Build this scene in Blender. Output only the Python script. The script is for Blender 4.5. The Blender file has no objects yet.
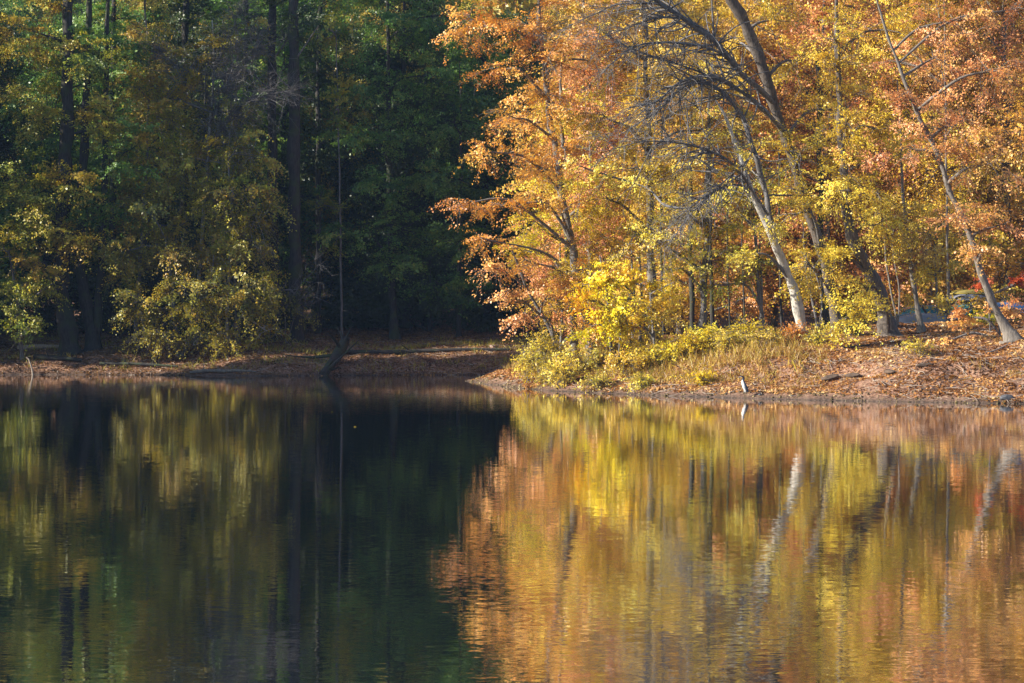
import bpy, math, random
import numpy as np
from mathutils import Vector

F, CAMZ, HY = 2420.0, 4.0, 315.0          # focal length in px, eye height, horizon row
rng = np.random.default_rng(7)
C = bpy.context.scene.collection
sc = bpy.context.scene

def at(x, y, Y):                           # a direction seen in the photograph, placed at depth Y
    return np.array([(x-512)*Y/F, Y, CAMZ-(y-HY)*Y/F])

# ------------------------------------------------------------------ terrain
SHORE = np.array([(420,-40),(160,40),(60,84),(40,97),(23,108.8),(17.8,111.3),(14.2,114),(11,116.6),(7.6,119.6),(4.5,123.3),(1.5,129),
    (0,132.6),(-1.27,139.3),(-2.67,146.7),(-1,149.5),(2,153),(3.6,157),(1.5,160),(-4,161.3),(-9,160.4),(-15,158.4),
    (-19,160.2),(-24,161),(-29,162.3),(-33,162.6),(-38,160),(-42,152),(-50,141),(-60,131),(-80,120),(-130,95),(-420,-20)], float)
POLY = np.vstack([SHORE, [(-3000,-20),(-3000,4000),(3000,4000),(3000,-40)]])

def hash2(ix, iy, s=0):
    n = (ix*374761393 + iy*668265263 + s*1442695041) & 0x7fffffff
    n = ((n ^ (n >> 13))*1274126177) & 0x7fffffff
    return ((n ^ (n >> 16)) & 0xffff)/65535.0
def vnoise(x, y, s=0):
    ix, iy = np.floor(x).astype(np.int64), np.floor(y).astype(np.int64)
    fx, fy = x-ix, y-iy; fx, fy = fx*fx*(3-2*fx), fy*fy*(3-2*fy)
    a, b, c, d = hash2(ix,iy,s), hash2(ix+1,iy,s), hash2(ix,iy+1,s), hash2(ix+1,iy+1,s)
    return (a*(1-fx)+b*fx)*(1-fy)+(c*(1-fx)+d*fx)*fy - .5

def shore_dist(X, Y):
    X, Y = np.asarray(X,float), np.asarray(Y,float)
    best = np.full(X.shape, 1e9)
    for (ax,ay),(bx,by) in zip(SHORE[:-1], SHORE[1:]):
        dx, dy = bx-ax, by-ay
        t = np.clip(((X-ax)*dx+(Y-ay)*dy)/(dx*dx+dy*dy),0,1)
        best = np.minimum(best, np.hypot(X-ax-t*dx, Y-ay-t*dy))
    inside = np.zeros(X.shape, bool)
    n = len(POLY)
    for i in range(n):
        (x1,y1),(x2,y2) = POLY[i], POLY[(i+1)%n]
        if y1 == y2: continue
        c = ((y1 > Y) != (y2 > Y)) & (X < (x2-x1)*(Y-y1)/(y2-y1)+x1)
        inside ^= c
    return np.where(inside, best, -best)

def height(X, Y):
    X, Y = np.asarray(X,float), np.asarray(Y,float)
    d = shore_dist(X, Y)
    d = d + .8*vnoise(X*.35, Y*.35, 5) + .55*vnoise(X*1.0, Y*1.0, 6) + .25*vnoise(X*2.7,Y*2.7,7)
    w = 1/(1+np.exp(-(X+1)/2.5))
    w = w*(1/(1+np.exp((Y-152)/4)))
    k = np.clip(d,0,None)
    right = 3.45*(1-np.exp(-k/8.2))
    left = 2.7*(1-np.exp(-k/8.0))
    h = right*w + left*(1-w)
    h = h + .05*np.clip(Y-178,0,None) + .10*np.clip(Y-215,0,None) + .2*np.clip(Y-300,0,None)
    h = np.where(Y>450, h*0+ (.05*272+.1*235+.2*150), h)
    h = h + np.clip(k/3,0,1)*(.4*vnoise(X*.22,Y*.22,1)+.28*vnoise(X*.8,Y*.8,2)) + np.clip(k/1,0,1)*+.12*vnoise(X*2.2,Y*2.6,3)
    # small bank erosion step on the right bank
    h = h + .16*w*np.tanh((k-4.2+1.2*vnoise(X*.5,Y*.1,9))*2.5)*np.clip(k/2,0,1)
    h = np.where(d<0, np.maximum(d*.35,-3), h)
    near = np.clip(6-Y,0,8)
    h = np.where((Y<6)&(Y>-400)&(np.abs(X)<150), near*.28, h)
    return h
def gz(x, y): return float(height(np.array([x]), np.array([y]))[0])

# ------------------------------------------------------------------ mesh helpers
def link_mesh(name, V, faces_flat, fsize, mat, parent=None, tint=None, smooth=False):
    """V (n,3); faces_flat flat vertex indices; fsize int or array of face sizes"""
    me = bpy.data.meshes.new(name)
    nf = len(faces_flat)//fsize if np.isscalar(fsize) else len(fsize)
    sizes = np.full(nf, fsize, np.int32) if np.isscalar(fsize) else np.asarray(fsize,np.int32)
    me.vertices.add(len(V)); me.vertices.foreach_set('co', np.asarray(V,np.float32).ravel())
    me.loops.add(len(faces_flat)); me.loops.foreach_set('vertex_index', np.asarray(faces_flat,np.int32))
    me.polygons.add(nf)
    me.polygons.foreach_set('loop_start', np.concatenate([[0],np.cumsum(sizes)[:-1]]).astype(np.int32))
    me.polygons.foreach_set('loop_total', sizes)
    if smooth: me.polygons.foreach_set('use_smooth', np.ones(nf,bool))
    if tint is not None:
        a = me.attributes.new('tint','FLOAT','FACE'); a.data.foreach_set('value', np.asarray(tint,np.float32))
    me.materials.append(mat); me.update(calc_edges=True)
    o = bpy.data.objects.new(name, me); C.objects.link(o)
    if parent is not None: o.parent = parent
    return o

def norm(v): return v/np.maximum(np.linalg.norm(v,axis=-1,keepdims=True),1e-9)

def tubes(P, R, sides):
    """batch of tubes. P (N,K,3), R (N,K) -> V, quads"""
    N,K,_ = P.shape
    T = np.gradient(P,axis=1); T = norm(T)
    ref = np.where(np.abs(T[...,2:3])>.9, np.array([1.,0,0]), np.array([0,0,1.]))
    ref = np.broadcast_to(ref[:, :1], T.shape)
    A = norm(np.cross(T,ref)); B = np.cross(T,A)
    ang = np.arange(sides)*2*math.pi/sides
    V = P[:,:,None,:] + R[:,:,None,None]*(np.cos(ang)[None,None,:,None]*A[:,:,None,:]+np.sin(ang)[None,None,:,None]*B[:,:,None,:])
    n,k,s = np.meshgrid(np.arange(N),np.arange(K-1),np.arange(sides),indexing='ij')
    s2 = (s+1)%sides
    idx = lambda k_,s_: (n*K+k_)*sides+s_
    Q = np.stack([idx(k,s),idx(k,s2),idx(k+1,s2),idx(k+1,s)],-1)
    return V.reshape(-1,3), Q.reshape(-1)

class Soup:
    def __init__(s): s.V=[]; s.F=[]; s.n=0
    def add(s, V, Fq):
        s.V.append(V); s.F.append(Fq+s.n); s.n+=len(V)
    def tube(s, pts, rad, sides=10, seg=6, rough=0., flare=0., wob=0.):
        pts = np.asarray(pts,float); rad = np.asarray(rad,float)
        P, R = smooth_path(pts, rad, seg)
        R = R*(1+rough*(rng.random(len(R))-.5))
        if wob and len(P)>4:
            s_=np.concatenate([[0],np.cumsum(np.linalg.norm(np.diff(P,axis=0),axis=1))]); ph=rng.random(4)*6.28
            w_=wob*R.max()*np.clip(s_/2,0,1)
            P=P+np.stack([w_*(np.sin(s_*1.3+ph[0])+.5*np.sin(s_*3.1+ph[1])),w_*np.sin(s_*1.7+ph[2]),0*s_],-1)
            R=R*(1+.10*np.sin(s_*2.3+ph[3])+.06*np.sin(s_*5.1+ph[0]))
        V,Q = tubes(P[None], R[None], sides)
        if rough or flare:
            V = V.reshape(len(P), sides, 3); c = P[:,None,:]
            f = 1+rough*.5*(rng.random(sides)[None,:,None]-.5)
            if flare:
                t = np.linalg.norm(P-P[0],axis=1)[:,None,None]
                lob = 1+ flare*np.exp(-t/.5)*(.7+.9*rng.random(sides)[None,:,None])
                f = f*lob
            V = (c+(V-c)*f).reshape(-1,3)
        s.add(V,Q); return P,R
    def build(s, name, mat, parent=None, smooth=True):
        return link_mesh(name, np.vstack(s.V), np.concatenate(s.F), 4, mat, parent, smooth=smooth)

def smooth_path(p, r, seg):
    n = len(p)
    if n==2 or seg<=1: return p, r
    out=[]; ro=[]
    for i in range(n-1):
        p0,p1,p2,p3 = p[max(i-1,0)],p[i],p[i+1],p[min(i+2,n-1)]
        for k in range(seg):
            t=k/seg
            out.append(.5*((2*p1)+(-p0+p2)*t+(2*p0-5*p1+4*p2-p3)*t*t+(-p0+3*p1-3*p2+p3)*t**3))
            ro.append(r[i]*(1-t)+r[i+1]*t)
    out.append(p[-1]); ro.append(r[-1])
    return np.array(out), np.array(ro)

def leaf_quads(P, size, up=.35, aspect=.72, axis=None, n0=None):
    """folded rhombus leaves at P (n,3)"""
    n = len(P)
    nrm = norm(rng.normal(size=(n,3))+np.array([0,0,up*2])) if n0 is None else norm(n0+.33*rng.normal(size=(n,3)))
    a = rng.normal(size=(n,3)) if axis is None else axis+.7*rng.normal(size=(n,3))
    a = norm(a-nrm*np.sum(a*nrm,1,keepdims=True)); b = np.cross(nrm,a)
    s = (size*(.5+1.1*rng.random(n)**1.5))[:,None]
    V = np.empty((n,4,3))
    V[:,0] = P-a*s*.5; V[:,2] = P+a*s*.5-nrm*s*.06
    V[:,1] = P+b*s*.5*aspect+nrm*s*.12-a*s*.06; V[:,3] = P-b*s*.5*aspect+nrm*s*.12-a*s*.06
    return V.reshape(-1,3), np.arange(n*4)

# ------------------------------------------------------------------ materials
def newmat(name):
    m = bpy.data.materials.new(name); m.use_nodes=True
    nt = m.node_tree; nt.nodes.clear()
    return m, nt, nt.nodes, nt.links
def ramp(nodes, stops):
    r = nodes.new('ShaderNodeValToRGB'); e=r.color_ramp.elements
    while len(e)>1: e.remove(e[0])
    e[0].position, e[0].color = stops[0][0], (*stops[0][1],1)
    for p,c in stops[1:]:
        k=e.new(p); k.color=(*c,1)
    return r

def leaf_mat(name, cols, trans=.33, rough=.45, gloss=.04):
    m,nt,N,L = newmat(name)
    a = N.new('ShaderNodeAttribute'); a.attribute_name='tint'
    cols=[tuple(round(v**g_,4) for v,g_ in zip(c,(1.0,1.08,1.5))) for c in cols]
    stops = [(i/(len(cols)-1) if len(cols)>1 else 0, c) for i,c in enumerate(cols)]
    r = ramp(N, stops); L.new(a.outputs['Fac'], r.inputs[0])
    d = N.new('ShaderNodeBsdfDiffuse'); t = N.new('ShaderNodeBsdfTranslucent'); g = N.new('ShaderNodeBsdfGlossy')
    g.inputs['Roughness'].default_value=rough; g.inputs['Color'].default_value=(1,1,1,1)
    L.new(r.outputs[0], d.inputs[0]); L.new(r.outputs[0], t.inputs[0])
    x = N.new('ShaderNodeMixShader'); x.inputs[0].default_value=trans
    L.new(d.outputs[0],x.inputs[1]); L.new(t.outputs[0],x.inputs[2])
    y = N.new('ShaderNodeMixShader'); y.inputs[0].default_value=gloss
    L.new(x.outputs[0],y.inputs[1]); L.new(g.outputs[0],y.inputs[2])
    o = N.new('ShaderNodeOutputMaterial'); L.new(y.outputs[0],o.inputs[0])
    return m

def bark_mat(name, c1, c2, scale=(7,7,1.3), bump=.6, moss=None):
    m,nt,N,L = newmat(name)
    tc=N.new('ShaderNodeNewGeometry'); mp=N.new('ShaderNodeMapping'); mp.inputs['Scale'].default_value=scale
    L.new(tc.outputs['Position'],mp.inputs[0])
    n=N.new('ShaderNodeTexNoise'); n.inputs['Scale'].default_value=1.6; n.inputs['Detail'].default_value=5; n.inputs['Roughness'].default_value=.65
    L.new(mp.outputs[0],n.inputs['Vector'])
    r=ramp(N,[(.32,c1),(.68,c2)]); L.new(n.outputs[0],r.inputs[0])
    b=N.new('ShaderNodeBump'); b.inputs['Strength'].default_value=bump; b.inputs['Distance'].default_value=.05
    L.new(n.outputs[0],b.inputs['Height'])
    p=N.new('ShaderNodeBsdfPrincipled'); p.inputs['Roughness'].default_value=.85
    p.inputs['Specular IOR Level'].default_value=.2
    col = r.outputs[0]
    if moss:
        n2=N.new('ShaderNodeTexNoise'); n2.inputs['Scale'].default_value=1.1; n2.inputs['Detail'].default_value=3
        L.new(tc.outputs['Position'],n2.inputs['Vector'])
        r2=ramp(N,[(.5,(0,0,0)),(.62,(1,1,1))]); L.new(n2.outputs[0],r2.inputs[0])
        mx=N.new('ShaderNodeMix'); mx.data_type='RGBA'; L.new(r2.outputs[0],mx.inputs['Factor'])
        L.new(col,mx.inputs[6]); mx.inputs[7].default_value=(*moss,1); col=mx.outputs[2]
    L.new(col,p.inputs['Base Color']); L.new(b.outputs[0],p.inputs['Normal'])
    o=N.new('ShaderNodeOutputMaterial'); L.new(p.outputs[0],o.inputs[0])
    return m

LM = {
 'orange': leaf_mat('leaf_orange', [(.52,.21,.09),(.86,.39,.13),(.90,.51,.16),(.90,.64,.20)]),
 'peach':  leaf_mat('leaf_peach', [(.54,.22,.16),(.84,.39,.25),(.89,.50,.27),(.90,.61,.26)]),
 'gold':   leaf_mat('leaf_gold', [(.50,.28,.09),(.80,.54,.12),(.90,.68,.14),(.92,.78,.20)]),
 'yellow': leaf_mat('leaf_yellow', [(.60,.38,.08),(.88,.64,.08),(.93,.75,.09),(.86,.76,.13)]),
 'straw':  leaf_mat('leaf_straw', [(.44,.28,.14),(.68,.50,.16),(.84,.68,.15),(.70,.66,.18)]),
 'lime':   leaf_mat('leaf_lime', [(.84,.42,.06),(.92,.66,.06),(.92,.78,.08),(.66,.66,.09)]),
 'rust':   leaf_mat('leaf_rust', [(.40,.16,.09),(.66,.32,.13),(.80,.46,.16),(.82,.58,.18)]),
 'red':    leaf_mat('leaf_red', [(.50,.09,.06),(.80,.20,.14),(.85,.32,.22)]),
 'olive':  leaf_mat('leaf_olive', [(.52,.34,.09),(.60,.50,.11),(.40,.44,.09),(.20,.30,.07)]),
 'green':  leaf_mat('leaf_green', [(.44,.42,.10),(.20,.36,.10),(.12,.28,.09),(.06,.18,.07)]),
 'deep':   leaf_mat('leaf_deep_green', [(.07,.11,.045),(.045,.10,.04),(.03,.075,.035)]),
 'dull':   leaf_mat('leaf_dull', [(.50,.32,.09),(.50,.42,.09),(.34,.36,.11),(.15,.21,.09)]),
}
BK = {
 'pale': bark_mat('bark_pale', (.34,.31,.26),(.66,.62,.55),(6,6,2.2),.35),
 'grey': bark_mat('bark_grey', (.10,.085,.07),(.25,.22,.185)),
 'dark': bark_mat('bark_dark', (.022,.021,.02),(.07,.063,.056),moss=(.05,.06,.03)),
 'brown': bark_mat('bark_brown', (.06,.05,.042),(.18,.15,.125)),
 'limb': bark_mat('bark_limb', (.075,.07,.068),(.25,.235,.225)),
}

# ------------------------------------------------------------------ plants
def empty(name, loc, label, cat, group=None):
    o = bpy.data.objects.new(name, None); C.objects.link(o)
    o.location = [float(v) for v in loc]; o['label']=label; o['category']=cat
    o.empty_display_size=.5
    if group: o['group']=group
    return o

def grow(root_pt, trunks, masses, soup, leaf=.10, per=240, twigs=9, tlen=1.15, flat=.45, droop=.25, tintf=None, bare=0., limb_r=.07, up=.35):
    """trunks: list of (P,R) smoothed polylines. masses: (cx,cy,cz,rx,ry,rz,n[,tint]) -> leaf verts, tint"""
    TP = np.vstack([p for p,r in trunks]); TR = np.concatenate([r for p,r in trunks])
    LV=[]; LT=[]; TWP=[]; TWR=[]
    for m in masses:
        cx,cy,cz,rx,ry,rz,n = m[:7]; tb = m[7] if len(m)>7 else .5
        c = np.array([cx,cy,cz])
        # limb from the trunk to the heart of the mass
        d = np.linalg.norm(TP[:,:2]-c[:2],axis=1)
        score = np.abs((c[2]-TP[:,2])-.45*d)+.35*d
        i = int(np.argmin(score)); a = TP[i]
        mid = (a+c)/2+np.array([0,0,.12*np.linalg.norm(c-a)])+rng.normal(size=3)*.15*np.linalg.norm(c-a)*.5
        far = c+(c-a)*.35*min(1,rx/max(np.linalg.norm(c-a),.1))
        P,R = smooth_path(np.array([a,mid,c,far]), np.array([min(limb_r*1.6,TR[i]*.8),limb_r,limb_r*.6,.012]),6)
        V,Q = tubes(P[None],R[None],7); soup.add(V,Q)
        # sprays
        n=int(n)
        u = norm(rng.normal(size=(n,3)))*(rng.random((n,1))**.5)
        S = c+u*np.array([rx,ry,rz])
        j = rng.integers(6,len(P),n); A = P[j]
        k = np.argmin(np.linalg.norm(S[:,None]-P[None,5:],axis=2)+.3*np.clip(P[None,5:,2]-S[:,None,2]+.2,0,9),axis=1)+5
        A = P[k]; rA = R[k]
        Mid = (A+S)/2+rng.normal(size=(n,3))*.12+np.array([0,0,.12])
        tt=np.linspace(0,1,5)[None,:,None]
        path=(1-tt)**2*A[:,None]+2*tt*(1-tt)*(Mid[:,None])+tt**2*S[:,None]
        rr=np.linspace(1,.25,5)[None,:]*np.minimum(rA[:,None]*.8,.03)
        V,Q=tubes(path,rr,4); soup.add(V,Q)
        out = norm(S-A+np.array([0,0,0.0])+.35*(S-c))
        T=twigs
        dr = norm(out[:,None,:]*.9+rng.normal(size=(n,T,3))*np.array([1,1,flat]))
        ln = tlen*(.45+.75*rng.random((n,T,1)))
        st = S[:,None]+(-out[:,None]*rng.random((n,T,1))*.5)
        dv = dr*ln
        t3=np.array([0,.5,1.])[None,None,:,None]
        tp = st[:,:,None]+dv[:,:,None]*t3; tp[...,2]-= droop*ln*t3[...,0]**2
        tr=np.broadcast_to(np.array([.011,.007,.003])[None,None,:],(n,T,3))
        TWP.append(tp.reshape(-1,3,3)); TWR.append(tr.reshape(-1,3))
        # leaves
        dens = (rng.random(n)>bare)*(.45+.9*rng.random(n))
        K=max(2,int(per/T*1.0))
        t=(rng.random((n,T,K))**.75)*1.08
        L = st[:,:,None]+dv[:,:,None]*t[...,None]; L[...,2]-= droop*ln*t**2
        L = L+rng.normal(size=L.shape)*np.array([.085,.085,.055])*tlen
        keep = rng.random((n,T,K))<dens[:,None,None]
        st_t = np.clip(tb+.16*rng.normal(size=n),0,1)
        tn = np.clip(st_t[:,None,None]+.17*rng.normal(size=(n,T,K)),0,1)
        ax = np.broadcast_to(dr[:,:,None],L.shape)
        n0 = norm(rng.normal(size=(n,3))*.75+.35*norm(S-c)+np.array([0,-.15,up*1.6]))
        nx = np.broadcast_to(n0[:,None,None],L.shape)
        LV.append(np.concatenate([L[keep],ax[keep],nx[keep]],1)); LT.append(tn[keep])
    tp=np.vstack(TWP); tr=np.vstack(TWR)
    V,Q=tubes(tp,tr,3); soup.add(V,Q)
    A=np.vstack(LV); T=np.concatenate(LT)
    V,Fq = leaf_quads(A[:,:3], leaf, up, axis=A[:,3:6], n0=A[:,6:9])
    return V,Fq,T

def branchlets(soup, P, R, n, ln, start=.15, flat=.6, depth=2, droop=.15):
    """bare side branches off a limb"""
    k=rng.integers(int(len(P)*start),len(P),n)
    tang=norm(np.gradient(P,axis=0))[k]
    d=norm(tang*.75+rng.normal(size=(n,3))*np.array([.8,.8,flat]))
    l=ln*(.35+.9*rng.random((n,1)))
    t=np.linspace(0,1,6)[None,:,None]
    w=rng.normal(size=(n,1,3))*.18
    path=P[k][:,None]+d[:,None]*l[:,None]*t+w*l[:,None]*t*(1-t)*2
    path[...,2]-=droop*l*t[...,0]**2
    rr=np.maximum(np.minimum(R[k][:,None]*.6,.006+.018*l)*np.linspace(1,.22,6)[None],.004)
    V,Q=tubes(path,rr,4); soup.add(V,Q)
    if depth>1:
        m=n*5; i=rng.integers(0,n,m); s=rng.integers(1,6,m)
        st=path[i,s]; dd=norm(d[i]*.8+rng.normal(size=(m,3))*np.array([.7,.7,.5]))
        l2=l[i]*.42*(.4+.8*rng.random((m,1)))
        t=np.linspace(0,1,4)[None,:,None]
        p2=st[:,None]+dd[:,None]*l2[:,None]*t+rng.normal(size=(m,1,3))*.15*l2[:,None]*t*(1-t)*2
        V,Q=tubes(p2,np.broadcast_to(np.array([.010,.007,.005,.0035])[None],(m,4)),3); soup.add(V,Q)

def tree(name, label, trunks, masses, leafm, bark='grey', cat='tree', group=None, limbs=(), flare=.5, extra_bare=0, limb_bark='limb', crown='crown', stem='trunk', depth=0, **kw):
    """trunks: list of px polylines [(x,y,Y,r),...] first point = base (dropped to the ground).
       masses: (x,y,rx_px,ry_px,Y,depth_m,n,tint)"""
    sp=Soup(); lp=Soup(); tl=[]
    base=None
    for tr in trunks:
        pts=[at(x,y,Y) for x,y,Y,r in tr]; rad=[r for *_,r in tr]
        b=pts[0].copy(); b[2]=gz(b[0],b[1])
        if base is None: base=b
        pts[0]=b-np.array([0,0,.25]); rad=[rad[0]]+rad
        pts=[pts[0],b+np.array([0,0,.12])]+pts[1:]
        P,R=sp.tube(pts,rad,sides=14 if rad[0]>.06 else 6,rough=.16,flare=flare,wob=.10 if rad[0]>.3 else .2)
        tl.append((P,R))
    bl=[]
    for lb in limbs:
        pts=[at(x,y,Y) for x,y,Y,r in lb]; rad=[r for *_,r in lb]
        P,R=lp.tube(pts,rad,sides=8,rough=.14,wob=.3); tl.append((P,R)); bl.append((P,R))
    if extra_bare:
        for P,R in bl: branchlets(lp,P,R,int(extra_bare*max(.5,np.linalg.norm(P[-1]-P[0])/4)),2.6)
    mm=[]
    for x,y,rx,ry,Y,dm,n,*t in masses:
        c=at(x,y,Y); mm.append((c[0],c[1],c[2],rx*Y/F,dm,ry*Y/F,n,*(t or [.5])))
    e=empty(name, base, label, cat, group)
    if mm: V,Fq,T=grow(base, tl, mm, lp if limbs else sp, **kw)
    off=base[None]
    sp.V=[v-off for v in sp.V]
    sp.build(stem, BK[bark], e)
    if lp.V:
        lp.V=[v-off for v in lp.V]; lp.build('limbs', BK[limb_bark], e)
    if mm: link_mesh(crown, V-off, Fq, 4, LM[leafm], e, tint=T)
    return e

def shrub(label, x, Y, w, h, leafm, n, t=.5, cat='bush', name='bush', bark='limb', group=None, per=90, leaf=.10, tlen=.5, up=.2, lean=0):
    """w,h metres"""
    bx=(x-512)*Y/F; bz=gz(bx,Y); b=np.array([bx,Y,bz])
    sp=Soup(); tl=[]
    for k in range(7):
        a=rng.random()*6.28; r=w*.35*rng.random()
        p0=b+np.array([.15*math.cos(a),.15*math.sin(a),-.08]); top=b+np.array([r*math.cos(a)+lean*h,r*math.sin(a),h*(.45+.4*rng.random())])
        tl.append(sp.tube([p0,(p0+top)/2+rng.normal(size=3)*.06,top],[.022,.016,.006],sides=5,seg=3))
    e=empty(name,b,label,cat,group)
    V,Fq,T=grow(b,tl,[(bx+lean*h*.6,Y,bz+h*.55,w*.5,w*.4,h*.45,n,t)],sp,leaf=leaf,per=per,twigs=8,tlen=tlen,flat=1.1,droop=.15,limb_r=.012,up=up)
    sp.V=[v-b for v in sp.V]; sp.build('stems',BK[bark],e); link_mesh('foliage',V-b,Fq,4,LM[leafm],e,tint=T)
    return e

exec_trees = True
# ------------------------------------------------------------------ the setting
def axis(fine0, fine1, step, lo, hi):
    mid=list(np.arange(fine0,fine1+1e-6,step))
    s=step; v=fine1; up=[]
    while v<hi: s*=1.14; v+=s; up.append(min(v,hi))
    s=step; v=fine0; dn=[]
    while v>lo: s*=1.14; v-=s; dn.append(max(v,lo))
    return np.array(dn[::-1]+mid+up)
gx=axis(-38,30,.3,-2500,2500); gy=axis(104,180,.35,-1500,3000)
XX,YY=np.meshgrid(gx,gy,indexing='ij'); ZZ=height(XX,YY)
V=np.stack([XX,YY,ZZ],-1).reshape(-1,3)
i,j=np.meshgrid(np.arange(len(gx)-1),np.arange(len(gy)-1),indexing='ij'); w=len(gy)
Q=np.stack([i*w+j,(i+1)*w+j,(i+1)*w+j+1,i*w+j+1],-1).reshape(-1)

def ground_mat():
    m,nt,N,L=newmat('forest_floor')
    g=N.new('ShaderNodeNewGeometry')
    n1=N.new('ShaderNodeTexNoise'); n1.inputs['Scale'].default_value=.9; n1.inputs['Detail'].default_value=6; n1.inputs['Roughness'].default_value=.6
    v=N.new('ShaderNodeTexVoronoi'); v.inputs['Scale'].default_value=9.
    n3=N.new('ShaderNodeTexNoise'); n3.inputs['Scale'].default_value=9.; n3.inputs['Detail'].default_value=3
    for k in (n1,v,n3): L.new(g.outputs['Position'],k.inputs['Vector'])
    r1=ramp(N,[(.36,(.045,.028,.02)),(.47,(.14,.08,.05)),(.56,(.26,.15,.095)),(.68,(.34,.21,.135))]); L.new(n1.outputs[0],r1.inputs[0])
    sx=N.new('ShaderNodeSeparateColor'); L.new(v.outputs['Color'],sx.inputs[0])
    r2=ramp(N,[(0,(.12,.06,.04)),(.35,(.27,.145,.09)),(.7,(.40,.22,.14)),(1,(.48,.33,.21))]); L.new(sx.outputs[0],r2.inputs[0])
    mx=N.new('ShaderNodeMix'); mx.data_type='RGBA'; mx.inputs['Factor'].default_value=.6
    L.new(r1.outputs[0],mx.inputs[6]); L.new(r2.outputs[0],mx.inputs[7])
    # muddy gravel strip near the waterline
    sp=N.new('ShaderNodeSeparateXYZ'); L.new(g.outputs['Position'],sp.inputs[0])
    ad=N.new('ShaderNodeMath'); ad.operation='MULTIPLY_ADD'; L.new(n1.outputs[0],ad.inputs[0]); ad.inputs[1].default_value=-.3; L.new(sp.outputs[2],ad.inputs[2])
    mr=N.new('ShaderNodeMapRange'); mr.inputs[1].default_value=-.16; mr.inputs[2].default_value=.14; L.new(ad.outputs[0],mr.inputs[0])
    r3=ramp(N,[(.35,(.03,.023,.018)),(.55,(.09,.065,.05)),(.75,(.22,.16,.12))]); L.new(n3.outputs[0],r3.inputs[0])
    m2=N.new('ShaderNodeMix'); m2.data_type='RGBA'; L.new(mr.outputs[0],m2.inputs['Factor']); L.new(r3.outputs[0],m2.inputs[6]); L.new(mx.outputs[2],m2.inputs[7])
    b=N.new('ShaderNodeBump'); b.inputs['Strength'].default_value=.8; b.inputs['Distance'].default_value=.08; L.new(n3.outputs[0],b.inputs['Height'])
    p=N.new('ShaderNodeBsdfPrincipled'); p.inputs['Roughness'].default_value=.9; p.inputs['Specular IOR Level'].default_value=.15
    L.new(m2.outputs[2],p.inputs['Base Color']); L.new(b.outputs[0],p.inputs['Normal'])
    o=N.new('ShaderNodeOutputMaterial'); L.new(p.outputs[0],o.inputs[0]); return m
GM=ground_mat()
ground=link_mesh('ground',V,Q,4,GM,smooth=True); ground['kind']='structure'; ground['label']='leaf covered forest floor and lake banks'

def water_mat():
    m,nt,N,L=newmat('lake_water')
    g=N.new('ShaderNodeNewGeometry')
    def layer(scale, sc3, amp, det=2.):
        mp=N.new('ShaderNodeMapping'); mp.inputs['Scale'].default_value=sc3; L.new(g.outputs['Position'],mp.inputs[0])
        n=N.new('ShaderNodeTexNoise'); n.inputs['Scale'].default_value=scale; n.inputs['Detail'].default_value=det
        L.new(mp.outputs[0],n.inputs['Vector'])
        s=N.new('ShaderNodeVectorMath'); s.operation='SUBTRACT'; L.new(n.outputs['Color'],s.inputs[0]); s.inputs[1].default_value=(.5,.5,.5)
        k=N.new('ShaderNodeVectorMath'); k.operation='MULTIPLY'; L.new(s.outputs[0],k.inputs[0]); k.inputs[1].default_value=(amp*.6,amp,0)
        return k.outputs[0]
    a=layer(1.,(4.6,12.5,1),.038,3); b=layer(1.,(.5,1.3,1),.006,2)
    pn=N.new('ShaderNodeTexNoise'); pn.inputs['Scale'].default_value=.045; pn.inputs['Detail'].default_value=2; L.new(g.outputs['Position'],pn.inputs['Vector'])
    pr=N.new('ShaderNodeMapRange'); pr.inputs[1].default_value=.35; pr.inputs[2].default_value=.65; pr.inputs[3].default_value=.55; pr.inputs[4].default_value=1.25; L.new(pn.outputs[0],pr.inputs[0])
    sc_=N.new('ShaderNodeVectorMath'); sc_.operation='SCALE'; L.new(a,sc_.inputs[0]); L.new(pr.outputs[0],sc_.inputs['Scale'])
    s1=N.new('ShaderNodeVectorMath'); s1.operation='ADD'; L.new(sc_.outputs[0],s1.inputs[0]); L.new(b,s1.inputs[1])
    s2=N.new('ShaderNodeVectorMath'); s2.operation='ADD'; L.new(s1.outputs[0],s2.inputs[0]); s2.inputs[1].default_value=(0,0,1)
    nn=N.new('ShaderNodeVectorMath'); nn.operation='NORMALIZE'; L.new(s2.outputs[0],nn.inputs[0])
    gl=N.new('ShaderNodeBsdfGlossy'); gl.inputs['Roughness'].default_value=.015; gl.inputs['Color'].default_value=(1,1,1,1)
    df=N.new('ShaderNodeBsdfDiffuse'); df.inputs[0].default_value=(.006,.010,.012,1)
    fr=N.new('ShaderNodeFresnel'); fr.inputs['IOR'].default_value=1.6
    mr=N.new('ShaderNodeMapRange'); mr.inputs[1].default_value=0; mr.inputs[2].default_value=.5; mr.inputs[3].default_value=.35; mr.inputs[4].default_value=.97; L.new(fr.outputs[0],mr.inputs[0])
    p=N.new('ShaderNodeMixShader'); L.new(mr.outputs[0],p.inputs[0]); L.new(df.outputs[0],p.inputs[1]); L.new(gl.outputs[0],p.inputs[2])
    L.new(nn.outputs[0],gl.inputs['Normal'])
    o=N.new('ShaderNodeOutputMaterial'); L.new(p.outputs[0],o.inputs[0]); return m
WM=water_mat()
water=link_mesh('water',np.array([(-900,-300,0),(900,-300,0),(900,420,0),(-900,420,0)],float),np.array([0,1,2,3]),4,WM)
water['kind']='structure'; water['label']='still lake water mirroring the autumn trees'
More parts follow.
